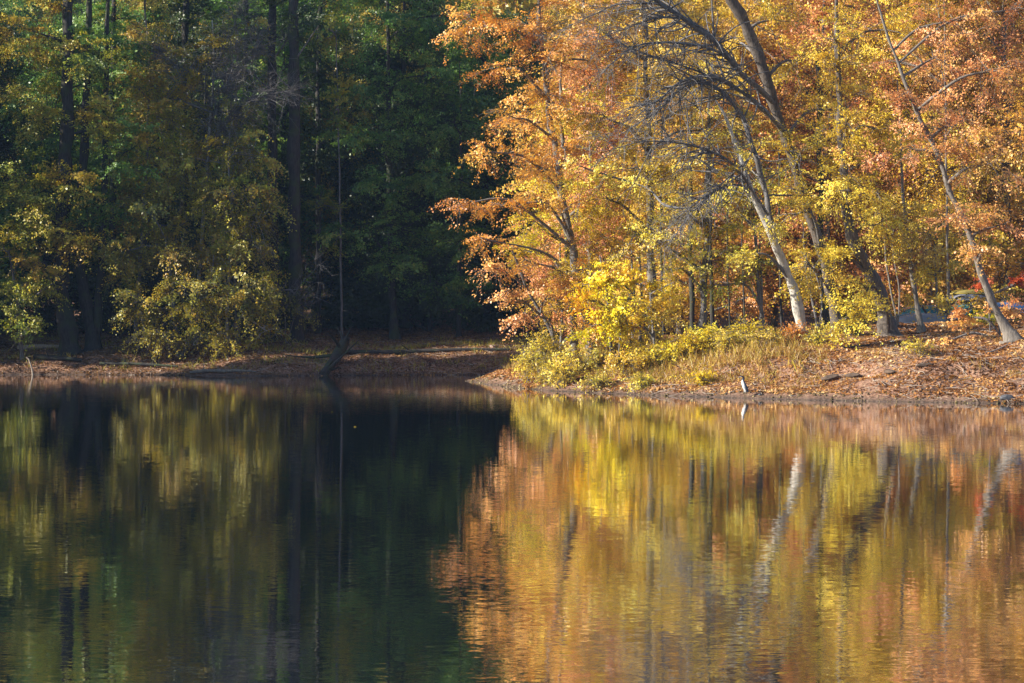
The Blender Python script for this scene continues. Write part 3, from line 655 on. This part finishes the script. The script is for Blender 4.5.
for Y,n,ks in ((184,8,('ld','lg','lo')),(196,9,('ld','lo','lg')),(212,9,('lo','ld','lg')),(232,10,('lg','lo','ld')),(258,10,('lo','lg','ld'))):
    for i in range(n):
        x=-40+560*(i+.5*rng.random()+.25*(Y%3))/n
        put(ks[i%3],x,Y+5*rng.random())
for Y,n,ks in ((150,6,('rp','rg','rr')),(162,8,('rr','rg','rp')),(178,8,('rg','rr','rp')),(200,8,('rr','rp','rg')),(228,9,('rg','rr','rp')),(255,9,('rr','rg','rr'))):
    for i in range(n):
        x=560+520*(i+.5*rng.random()+.25*(Y%3))/n
        put(ks[i%3],x,Y+4*rng.random())

for k_,x_,Y_ in (('ld',512,203),('ld',530,221),('lg',498,240),('ld',548,236)): put(k_,x_,Y_)
# far wood: one mass that closes the view and the unseen trees set on the left shore for shade
def wood(name,label,pts,leafm,Hm=24,leafn=900,leaf=.9,rad=5,low=.15):
    Vs=[];Ts=[]; sp=Soup()
    for X,Y in pts:
        z=gz(X,Y); H=Hm*(.8+.4*rng.random())
        sp.tube([(X,Y,z-.3),(X,Y,z+H*.9)],[.35,.1],sides=6,seg=1)
        n=leafn; u=norm(rng.normal(size=(n,3)))*(rng.random((n,1))**.4)
        hh=H*(1-low)/2
        Vs.append(np.array([X,Y,z+H*low+hh])+u*np.array([rad,rad,hh])); Ts.append(np.clip(.5+.3*rng.normal()+.15*rng.normal(size=n),0,1))
    P=np.vstack(Vs); V,Fq=leaf_quads(P,leaf,.3)
    V2=np.vstack([V]+sp.V); off=len(V); F2=np.concatenate([Fq]+[f+off for f in sp.F]); T=np.concatenate(Ts+[np.full(sum(len(f)//4 for f in sp.F),.0)])
    o=link_mesh(name,V2,F2,4,LM[leafm],tint=T); o['kind']='stuff'; o['label']=label; return o
wood('far_woods','dull autumn woods closing the view on the rising ground',[( -75+150*(i+rng.random())/26, 285+14*(j)+8*rng.random()) for i in range(26) for j in range(3)],'dull',36,1500,1.0,5.5,.0)
pts=[]; lows=[]
for i in range(60):
    X=-42-26*rng.random(); Y=159.5+.24*(X-(-15+20*rng.random()))  # unseen trees lined up with the sun rays to shade the cove
    pts.append((X,Y))
for i in range(40):
    X=-45-40*rng.random(); Y=177+.24*(X+45)+22*rng.random()
    pts.append((X,Y))
for i in range(26):
    lows.append((-37.5-8*rng.random(), 168+14*rng.random()))  # unseen low trees added to keep sun off the left bank
wood('shade_thicket','unseen low thicket added left of the view to shade the bank',lows,'green',11,700,.5,2.6,.0)
for i in range(20):
    X=-46-20*rng.random(); pts.append((X,160+12*rng.random()))
wood('shore_woods','unseen wooded shore left of the view, placed to throw the shade',pts,'green',29,900,.7,4.2,.1)

# ------------------------------------------------------------------ ground cover
def scatter(n, x0,x1,y0,y1, dmin,dmax, fn=None):
    X=x0+(x1-x0)*rng.random(n); Y=y0+(y1-y0)*rng.random(n); d=shore_dist(X,Y)
    k=(d>dmin)&(d<dmax)
    if fn is not None: k&=fn(X,Y,d)
    X,Y,d=X[k],Y[k],d[k]; return X,Y,height(X,Y),d
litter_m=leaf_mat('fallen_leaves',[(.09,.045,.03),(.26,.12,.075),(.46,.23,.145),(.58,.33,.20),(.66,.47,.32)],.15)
def litter(name,label,parts):
    Ps=[np.stack([X,Y,Z+.03+.03*rng.random(len(X))],-1) for X,Y,Z,d in parts]
    P=np.vstack(Ps); V,Fq=leaf_quads(P,.12,1.1)
    o=link_mesh(name,V,Fq,4,litter_m,tint=np.clip(.5+.9*vnoise(P[:,0]*.55,P[:,1]*.55,41)+.5*vnoise(P[:,0]*2,P[:,1]*2,42)+.2*rng.normal(size=len(P)),0,1)); o['kind']='stuff'; o['label']=label
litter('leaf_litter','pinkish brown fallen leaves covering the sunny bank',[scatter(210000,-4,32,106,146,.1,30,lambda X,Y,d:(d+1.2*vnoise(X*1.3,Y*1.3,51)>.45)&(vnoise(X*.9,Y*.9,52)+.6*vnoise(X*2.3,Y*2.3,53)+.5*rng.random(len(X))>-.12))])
litter_m=leaf_mat('shade_fallen_leaves',[(.05,.03,.025),(.12,.065,.045),(.22,.12,.085),(.30,.18,.13),(.42,.28,.2)],.1)  # same kind of leaves, colour lowered to deepen the shade on this bank
litter('leaf_litter','brown fallen leaves coloured darker for the shade on the left bank',[scatter(110000,-38,6,156,184,-.1,24)])
def blades(name,label,X,Y,Z,h,w,mat,lean=.5,tint=None):
    n=len(X); b=np.stack([X,Y,Z-.03],-1); a=rng.random(n)*6.283; s=np.stack([np.cos(a),np.sin(a),np.zeros(n)],-1)*(w*(.6+.8*rng.random(n)))[:,None]
    hh=h*(.5+.8*rng.random(n)); t=b+np.stack([rng.normal(size=n)*lean*hh,rng.normal(size=n)*lean*hh,hh],-1)
    m=(b+t)/2+np.stack([rng.normal(size=n)*.012,rng.normal(size=n)*.012,.06*hh],-1)
    V=np.stack([b-s,b+s,m+s*.8,t,m-s*.8],1).reshape(-1,3)
    Fq=np.arange(n*5); o=link_mesh(name,V,Fq,5,mat,tint=np.clip(.5+.28*rng.normal(size=n),0,1) if tint is None else tint); o['kind']='stuff'; o['label']=label
grass_m=leaf_mat('dry_grass_blades',[(.16,.09,.06),(.32,.19,.11),(.50,.33,.17),(.62,.48,.16),(.42,.40,.10)],.3)
def gz_zone(X,Y,d):
    px=512+F*X/Y; n=vnoise(X*.9,Y*.9,21)+.4*vnoise(X*3,Y*3,22)
    return ((px>505)&(px<830)&(d>1.9+.6*n)&(d<9)&(n>-.25)) | ((px>=830)&(d>3)&(n>.32)&(d<11))
X,Y,Z,d=scatter(110000,-3,30,108,148,.8,12,gz_zone)
blades('dry_grass','straw coloured dry grass and brush along the sunny shore',X,Y,Z,np.clip(.18+.1*d,0,.6)*(.4+.9*rng.random(len(X)))*np.where(512+F*X/Y>800,.45,1.),.012,grass_m)
X,Y,Z,d=scatter(16000,-36,3,159,178,.8,14,lambda X,Y,d:(vnoise(X*.8,Y*.8,31)>.08))
blades('undergrowth','low dim weeds on the shaded bank',X,Y,Z,.4,.014,LM['dull'])

# ------------------------------------------------------------------ things on the banks
def solid(name,col,rough=.6,noise=.15,scale=8):
    m,nt,N,L=newmat(name)
    tc=N.new('ShaderNodeTexCoord'); n=N.new('ShaderNodeTexNoise'); n.inputs['Scale'].default_value=scale; n.inputs['Detail'].default_value=4
    L.new(tc.outputs['Object'],n.inputs['Vector'])
    r=ramp(N,[(.3,tuple(c*(1-noise) for c in col)),(.7,tuple(min(1,c*(1+noise)) for c in col))]); L.new(n.outputs[0],r.inputs[0])
    b=N.new('ShaderNodeBump'); b.inputs['Strength'].default_value=.3; b.inputs['Distance'].default_value=.02; L.new(n.outputs[0],b.inputs['Height'])
    p=N.new('ShaderNodeBsdfPrincipled'); p.inputs['Roughness'].default_value=rough; L.new(r.outputs[0],p.inputs['Base Color']); L.new(b.outputs[0],p.inputs['Normal'])
    o=N.new('ShaderNodeOutputMaterial'); L.new(p.outputs[0],o.inputs[0]); return m
def tag(o,label,cat,group=None):
    o['label']=label; o['category']=cat
    if group: o['group']=group
    return o
wood_pale=bark_mat('weathered_wood',(.22,.17,.13),(.5,.42,.34),(9,9,9),.4)
def log(label,pts,name='log',cat='log',mat=None,stubs=0,sides=9):
    """pts world (x,y,z,r)"""
    sp=Soup(); p=np.array([q[:3] for q in pts],float); r=np.array([q[3] for q in pts],float); o0=p[0].copy()
    P,R=sp.tube(p-o0,r,sides=sides,rough=.2)
    for end,s in ((0,-1),(-1,1)):                 # close the ends
        t=norm(P[end]-P[end-s*1 if end==-1 else 1]); V,Q=tubes(np.stack([P[end],P[end]+t*R[end]*.25])[None],np.array([[R[end],.002]]),sides); sp.add(V,Q)
    for k in range(stubs):
        i=rng.integers(2,len(P)-1); d=norm(rng.normal(size=3)+np.array([0,0,.8])); l=R[i]*(3+7*rng.random())
        sp.tube([P[i],P[i]+d*l*.5,P[i]+d*l+rng.normal(size=3)*l*.15],[R[i]*.4,R[i]*.25,.01],sides=5,seg=3)
    o=sp.build(name,mat or BK['dark']); o.location=[float(v) for v in o0]; return tag(o,label,cat)
def onbank(x,Y,lift=.05): X=(x-512)*Y/F; return (X,Y,max(gz(X,Y),-.02)+lift)
log('grey weathered log lying at the waterline under the drooping crown',[(*onbank(190,160.6,.12),.07),(*onbank(206,160.4,.2),.12),(*onbank(224,160.2,.17),.11),(*onbank(240,159.9,.22),.09),(*onbank(256,159.6,.08),.04)],mat=BK['grey'],stubs=5)
log('long thin grey log on the left bank before the forked oak',[(*onbank(100,163.6,.2),.12),(*onbank(135,163,.22),.11),(*onbank(178,162.4,.15),.07)],stubs=3)
log('sunlit sandy coloured log behind the lime leaved tree',[(*onbank(18,169,.2),.16),(*onbank(42,168.6,.24),.15),(*onbank(64,168.4,.18),.1)],mat=wood_pale,stubs=1)
log('short dark log between the sandy log and the water',[(*onbank(34,165,.16),.17),(*onbank(56,164.6,.2),.17),(*onbank(82,164.4,.12),.12)],stubs=2)
log('long low log lying along the dark side of the cove',[(*onbank(335,165.5,.2),.15),(*onbank(400,166.5,.22),.17),(*onbank(460,167,.2),.13),(*onbank(510,167,.12),.07)],stubs=5)
log('pale bent stick standing at the water left of the forked oak',[(*onbank(33,162.2,-.1),.07),(*onbank(32,162.2,.4),.06),(at(29,364,162.2)[0],162.2,1.0,.05),(at(26,359,162.2)[0],162.2,1.15,.03)],'snag','branch',wood_pale)
a=onbank(323,159.6,-.15); b=onbank(346,165,.1)
log('leaning dead stump with broken roots at the edge of the dark cove',[(a[0],a[1],.0,.3),((a[0]+b[0])/2,161.5,1.0,.34),(at(343,345,163)[0],163,2.0,.36),(at(347,338,163.5)[0],163.5,2.45,.2)],'stump','stump',stubs=9)
log('thin fallen branch lying along the sunny shore of the point',[(*onbank(556,129,.08),.04),(*onbank(590,125.7,.1),.05),(*onbank(612,124.8,.2),.04),(*onbank(642,124.3,.35),.02)],'branch','branch',stubs=4)
log('bare stick lying on the leaves right of the long dark shadow',[(*onbank(965,117,.08),.04),(*onbank(990,117.6,.1),.035),(*onbank(1008,118.5,.12),.02)],'branch','branch',wood_pale,stubs=2)
log('dark thin branch on the slope below the stout maple',[(*onbank(840,121.3,.06),.05),(*onbank(868,121.8,.1),.045),(*onbank(892,122.5,.08),.02)],'branch','branch',stubs=4)
import bmesh
def rock(label,x,Y,s,mat,sq=(1,.8,.55),name='rock',cat='rock',lift=0,seed=0):
    bm=bmesh.new(); bmesh.ops.create_icosphere(bm,subdivisions=3,radius=s)
    r=random.Random(seed)
    pl=[(Vector((r.gauss(0,1),r.gauss(0,1),r.gauss(0,1))).normalized(),s*(.6+.35*r.random())) for _ in range(12)]
    for v in bm.verts:
        for n,dd in pl:
            k=v.co.dot(n)-dd
            if k>0: v.co-=n*k*.9
        v.co=Vector((v.co.x*sq[0],v.co.y*sq[1],v.co.z*sq[2]))*(1+.04*r.random())
    me=bpy.data.meshes.new(name); bm.to_mesh(me); bm.free(); me.materials.append(mat)
    o=bpy.data.objects.new(name,me); C.objects.link(o); X,Yy,z=onbank(x,Y,0); o.location=(X,Yy,z+s*sq[2]*.35+lift); o.rotation_euler=(0,0,r.random()*6)
    return tag(o,label,cat)
st_d=solid('dark_stone',(.07,.07,.075),.6,.4); st_l=solid('pale_stone',(.5,.47,.42),.7,.2); st_p=solid('pinkish_stone',(.34,.22,.2),.8,.2); earth=solid('dark_earth',(.09,.06,.04),.95,.4,5)
rock('dark wet rock at the waterline near the right end of the shore',1007,110.0,.33,st_d,seed=3)
rock('small pale stone on the leaves below the stout maple',892,122.2,.17,st_l,seed=4)
rock('reddish stone on the dark ground behind the tip of the point',493,168.5,.3,st_p,seed=5)
rock('dark earth clump on the slope below the olive bush',832,117.2,.38,earth,(1.5,.9,.55),'earth_clump','earth clump',seed=6)
rock('flatter dark earth clump beside the one below the olive bush',853,117.0,.34,earth,(1.5,.8,.45),'earth_clump','earth clump',seed=7)
rock('dark earth clump in the middle of the slope under the pale tuft',890,115.8,.34,earth,(1.7,.8,.42),'earth_clump','earth clump',seed=8)
rock('dark earth clump farthest right on the slope',925,115.0,.28,earth,(1.7,.8,.4),'earth_clump','earth clump',seed=9)
rock('small dark rock at the waterline right of the heron',760,116.0,.13,st_d,seed=10)

# pebbles and broken twigs along the wet margin, roots of the bank
def pebbles():
    X=[];Y=[];Z=[]
    X,Y,Z,d=scatter(120000,-6,32,106,150,-.15,1.1); k=rng.random(len(X))<.35; X,Y,Z=X[k],Y[k],Z[k]
    n=len(X); s=.025+.07*rng.random(n)**3
    oc=np.array([(1,0,0),(0,1,0),(-1,0,0),(0,-1,0),(0,0,.7),(0,0,-.5)],float)
    f=np.array([0,1,4,1,2,4,2,3,4,3,0,4,1,0,5,2,1,5,3,2,5,0,3,5])
    V=(np.stack([X,Y,Z+.01],-1)[:,None]+oc[None]*(1+.35*rng.normal(size=(n,6,1)))*s[:,None,None]).reshape(-1,3)
    Fq=(f[None]+6*np.arange(n)[:,None]).reshape(-1)
    m=leaf_mat('gravel_stone',[(.03,.026,.022),(.10,.08,.065),(.20,.16,.13),(.42,.37,.32)],0.)
    o=link_mesh('gravel',V,Fq,3,m,tint=np.repeat(rng.random(n)**1.3,8)); o['kind']='stuff'; o['label']='dark wet gravel along the waterline'
pebbles()
def sticks(name,label,arr,n):
    X,Y,Z,d=arr; X,Y,Z=X[:n],Y[:n],Z[:n]; n=len(X); a=rng.random(n)*6.28; l=.25+.9*rng.random(n)**2
    dx,dy=np.cos(a)*l,np.sin(a)*l; P=np.zeros((n,3,3))
    for i,t_ in enumerate((-.5,0,.5)):
        x=X+dx*t_+.08*l*(i==1); y=Y+dy*t_; P[:,i]=np.stack([x,y,height(x,y)+.05+.04*rng.random(n)],-1)
    V,Q=tubes(P,np.broadcast_to(np.array([.016,.013,.007])[None],(n,3)),4)
    o=link_mesh(name,V,Q,4,wood_pale); o['kind']='stuff'; o['label']=label
sticks('fallen_twigs','broken twigs strewn over the leafy banks',scatter(2600,-3,30,107,140,.1,20),1800)
sticks('fallen_twigs','broken twigs strewn along the shaded bank',scatter(2600,-36,4,159,178,.1,14),900)

# heron
def heron():
    Y=114.0
    while gz((744-512)*Y/F,Y)<.0: Y+=.05
    X,Y,z=onbank(744,Y,0); z=max(z,-.05)
    v=[(.06,0,.46,.105,.10),(.14,0,.36,.07,.07),(.20,0,.24,.03,.03),   # rump (root), tail
       (.0,0,.58,.115,.105),(-.05,0,.70,.085,.08),(-.055,0,.79,.045,.045),(-.015,0,.86,.032,.032),(-.045,0,.925,.032,.032),(-.09,0,.945,.036,.034),(-.15,0,.935,.018,.016),(-.27,0,.905,.005,.006),
       (.05,.05,.34,.03,.03),(.035,.055,.2,.012,.012),(.055,.055,.02,.010,.010),(.0,.06,-.0,.008,.006),
       (.05,-.05,.34,.03,.03),(.06,-.055,.2,.012,.012),(.075,-.055,.02,.010,.010),(.02,-.06,-.0,.008,.006)]
    e=[(0,1),(1,2),(0,3),(3,4),(4,5),(5,6),(6,7),(7,8),(8,9),(9,10),(0,11),(11,12),(12,13),(13,14),(0,15),(15,16),(16,17),(17,18)]
    me=bpy.data.meshes.new('heron'); me.from_pydata([q[:3] for q in v],e,[])
    o=bpy.data.objects.new('heron',me); C.objects.link(o)
    o.modifiers.new('Skin','SKIN').use_smooth_shade=True
    for i,q in enumerate(v):
        s=me.skin_vertices[0].data[i]; s.radius=(q[3],q[4]); s.use_root=(i==0)
    ss=o.modifiers.new('Sub','SUBSURF'); ss.levels=ss.render_levels=2
    m,nt,N,L=newmat('heron_plumage'); tc=N.new('ShaderNodeTexCoord'); s=N.new('ShaderNodeSeparateXYZ'); L.new(tc.outputs['Object'],s.inputs[0])
    ma=N.new('ShaderNodeMath'); ma.operation='MULTIPLY_ADD'; L.new(s.outputs[2],ma.inputs[0]); ma.inputs[1].default_value=.42; L.new(s.outputs[0],ma.inputs[2])
    r=ramp(N,[(.0,(.62,.60,.57)),(.225,(.62,.60,.57)),(.25,(.07,.09,.13)),(.34,(.035,.045,.07))]); L.new(ma.outputs[0],r.inputs[0])
    r2=ramp(N,[(0,(.2,.17,.08)),(.24,(.2,.17,.08)),(.3,(1,1,1))]); L.new(s.outputs[2],r2.inputs[0])
    mx=N.new('ShaderNodeMix'); mx.data_type='RGBA'; mx.blend_type='MULTIPLY'; mx.inputs['Factor'].default_value=1; L.new(r.outputs[0],mx.inputs[6]); L.new(r2.outputs[0],mx.inputs[7])
    p=N.new('ShaderNodeBsdfPrincipled'); p.inputs['Roughness'].default_value=.7; L.new(mx.outputs[2],p.inputs['Base Color'])
    out=N.new('ShaderNodeOutputMaterial'); L.new(p.outputs[0],out.inputs[0]); me.materials.append(m)
    o.location=(X,Y,z); o.scale=(1.12,1.12,1.12); o.rotation_euler=(0,0,.35); tag(o,'grey and white heron standing hunched at the edge of the sunny shore','heron')
heron()

# overturned boats beyond the bank
def boat(label,x,Y,L_,beam,depth,col,col2,yaw,roll=0,lift=0,name='rowboat',cat='boat'):
    X=(x-512)*Y/F; z=gz(X,Y)+lift
    e=empty(name,(X,Y,z),label,cat); e.rotation_euler=(roll,0,yaw)
    n=23; k=15; V=[]; rim=[]
    for i in range(n):
        t=-1+2*i/(n-1); f=max(.02,(1-abs(t)**2.4)**.75); w=beam/2*f; dp=depth*(1-.25*abs(t)**2); sheer=.10*t*t
        for j in range(k):
            a=math.pi*j/(k-1); c,s_=math.cos(a),math.sin(a)
            V.append((t*L_/2*(1-.04*s_), w*math.copysign(abs(c)**.7,c), (dp-sheer)*abs(s_)**.6*(.25+.75*f**.3)+.04-sheer*.2))
        rim.append((t*L_/2,w,.04-sheer*.2))
    Fq=[]
    for i in range(n-1):
        for j in range(k-1): Fq+= [i*k+j,(i+1)*k+j,(i+1)*k+j+1,i*k+j+1]
    link_mesh('hull',np.array(V),np.array(Fq),4,solid(name+'_paint',col,.35,.12,3),e,smooth=True)
    sp=Soup()
    for s_ in (1,-1): sp.tube([(a,s_*b,c) for a,b,c in rim],[.045]*n,sides=6,seg=1)
    sp.build('gunwale',solid(name+'_rim',col2,.5,.1),e)
    sp=Soup(); sp.tube([(t*L_/2*.96,0,(depth-.1*t*t)*(.25+.75*max(.02,(1-abs(t)**2.4)**.75)**.3)+.05) for t in np.linspace(-.93,.93,13)],[.025]*13,sides=6,seg=1)
    sp.build('keel',solid(name+'_keel',col2,.5,.1),e)
    return e
boat('teal overturned boat with pale rim between the stout maple and the grey pole',927,139.5,4.0,1.5,.95,(.03,.20,.21),(.5,.5,.55),.25)
boat('pale blue grey overturned boat lying in front of the teal one',922,137.6,3.9,1.2,.55,(.30,.32,.37),(.5,.5,.55),.25)
boat('dark teal overturned boat on the left half of the wooden rack',972,141.6,3.6,1.2,.62,(.02,.19,.21),(.2,.25,.3),.06,lift=.76)
boat('blue boat resting on the right half of the wooden rack',1008,143.2,3.8,1.2,.62,(.05,.11,.24),(.3,.35,.45),.05,lift=.76)
boat('grey boat on the upper bars beneath the yellow kayak',968,143.2,2.6,.9,.40,(.26,.26,.29),(.3,.3,.32),0,lift=1.58)
boat('dull yellow kayak topping the grey boat on the wooden rack',968,143.2,2.2,.6,.22,(.30,.24,.07),(.4,.3,.05),0,lift=1.96,name='kayak',cat='kayak')
def rack():
    Yr=142.4; x0=(952-512)*Yr/F; x1=(1030-512)*Yr/F; z=gz((x0+x1)/2,Yr)
    e=empty('boat_rack',((x0+x1)/2,Yr,z),'wooden rack carrying the upturned boats','rack')
    hw=(x1-x0)/2; m=solid('rack_timber',(.16,.12,.09),.8,.2)
    for sx in (-1,-.2,.4,1):
        for sy in (-1.4,1.4):
            sp=Soup(); sp.tube([(sx*hw,sy,-.4),(sx*hw,sy,1.62 if sx<0 else .9)],[.05,.05],sides=6,seg=1); sp.build('post',m,e)
        for hz in ((.74,1.56) if sx<0 else (.74,)):
            sp=Soup(); sp.tube([(sx*hw,-1.5,hz-.02),(sx*hw,1.5,hz-.02)],[.035,.035],sides=6,seg=1); sp.build('crossbar',m,e)
rack()
# a few leaves afloat
for k,(x,y) in enumerate(((243,400),(332,412),(355,427),(450,429))):
    Y=F*CAMZ/(y-HY); V,Fq=leaf_quads(np.zeros((1,3)),.11,6)
    V=V-np.array([0,0,V[:,2].min()]); o=link_mesh('floating_leaf',V,Fq,4,LM['dull'],tint=[.3]); o.location=((x-512)*Y/F,Y,.006)
    tag(o,'tiny pale leaf afloat on the dark side of the lake','leaf','leaves afloat on the dark water')
# ------------------------------------------------------------------ the air over the lake
def haze():
    bm=bmesh.new(); bmesh.ops.create_cube(bm,size=1)
    for v in bm.verts: v.co=Vector((v.co.x*5200,750+v.co.y*4700,48+v.co.z*118))
    me=bpy.data.meshes.new('haze'); bm.to_mesh(me); bm.free()
    m,nt,N,L=newmat('thin_blue_air'); p=N.new('ShaderNodeVolumePrincipled'); p.inputs['Color'].default_value=(.42,.62,1,1); p.inputs['Density'].default_value=.00011; p.inputs['Anisotropy'].default_value=.1
    o=N.new('ShaderNodeOutputMaterial'); L.new(p.outputs[0],o.inputs['Volume']); me.materials.append(m)
    o=bpy.data.objects.new('haze',me); C.objects.link(o); o['kind']='stuff'; o['label']='thin blue air between the camera and the far wood'
haze()

# ------------------------------------------------------------------ light and camera
SUN_EL, SUN_A = math.radians(25), .24       # elevation; rays run towards (+1, +SUN_A)
d=Vector((1,SUN_A,0)).normalized()*math.cos(SUN_EL)+Vector((0,0,-math.sin(SUN_EL)))
ld=bpy.data.lights.new('sun','SUN'); ld.energy=5.0; ld.angle=math.radians(.5); ld.color=(1,.92,.80)
lo=bpy.data.objects.new('sun',ld); C.objects.link(lo); lo.rotation_euler=d.to_track_quat('-Z','Y').to_euler(); lo.location=(-60,20,60)
wd=bpy.data.worlds.new('World'); sc.world=wd; wd.use_nodes=True
nt=wd.node_tree; bg=nt.nodes['Background']; sky=nt.nodes.new('ShaderNodeTexSky'); sky.sky_type='NISHITA'; sky.sun_disc=False; sky.ozone_density=4.0
sky.sun_elevation=SUN_EL; sky.sun_rotation=math.atan2(-d.x,-d.y)
nt.links.new(sky.outputs[0],bg.inputs[0]); bg.inputs[1].default_value=.09
cd=bpy.data.cameras.new('camera'); co=bpy.data.objects.new('camera',cd); C.objects.link(co)
co.location=(0,0,CAMZ); co.rotation_euler=(math.radians(90),0,0)
cd.sensor_width=36; cd.lens=36*F/1024; cd.shift_y=-(341.5-HY)/1024; cd.clip_end=8000; cd.clip_start=.5
sc.camera=co
sc.view_settings.view_transform='Standard'; sc.view_settings.look='None'; sc.view_settings.exposure=1.15; sc.view_settings.gamma=1
cy=sc.cycles; cy.max_bounces=6; cy.diffuse_bounces=2; cy.glossy_bounces=2; cy.transmission_bounces=3; cy.transparent_max_bounces=2
cy.volume_bounces=0; cy.caustics_reflective=False; cy.caustics_refractive=False; cy.sample_clamp_indirect=3
cy.use_denoising=True
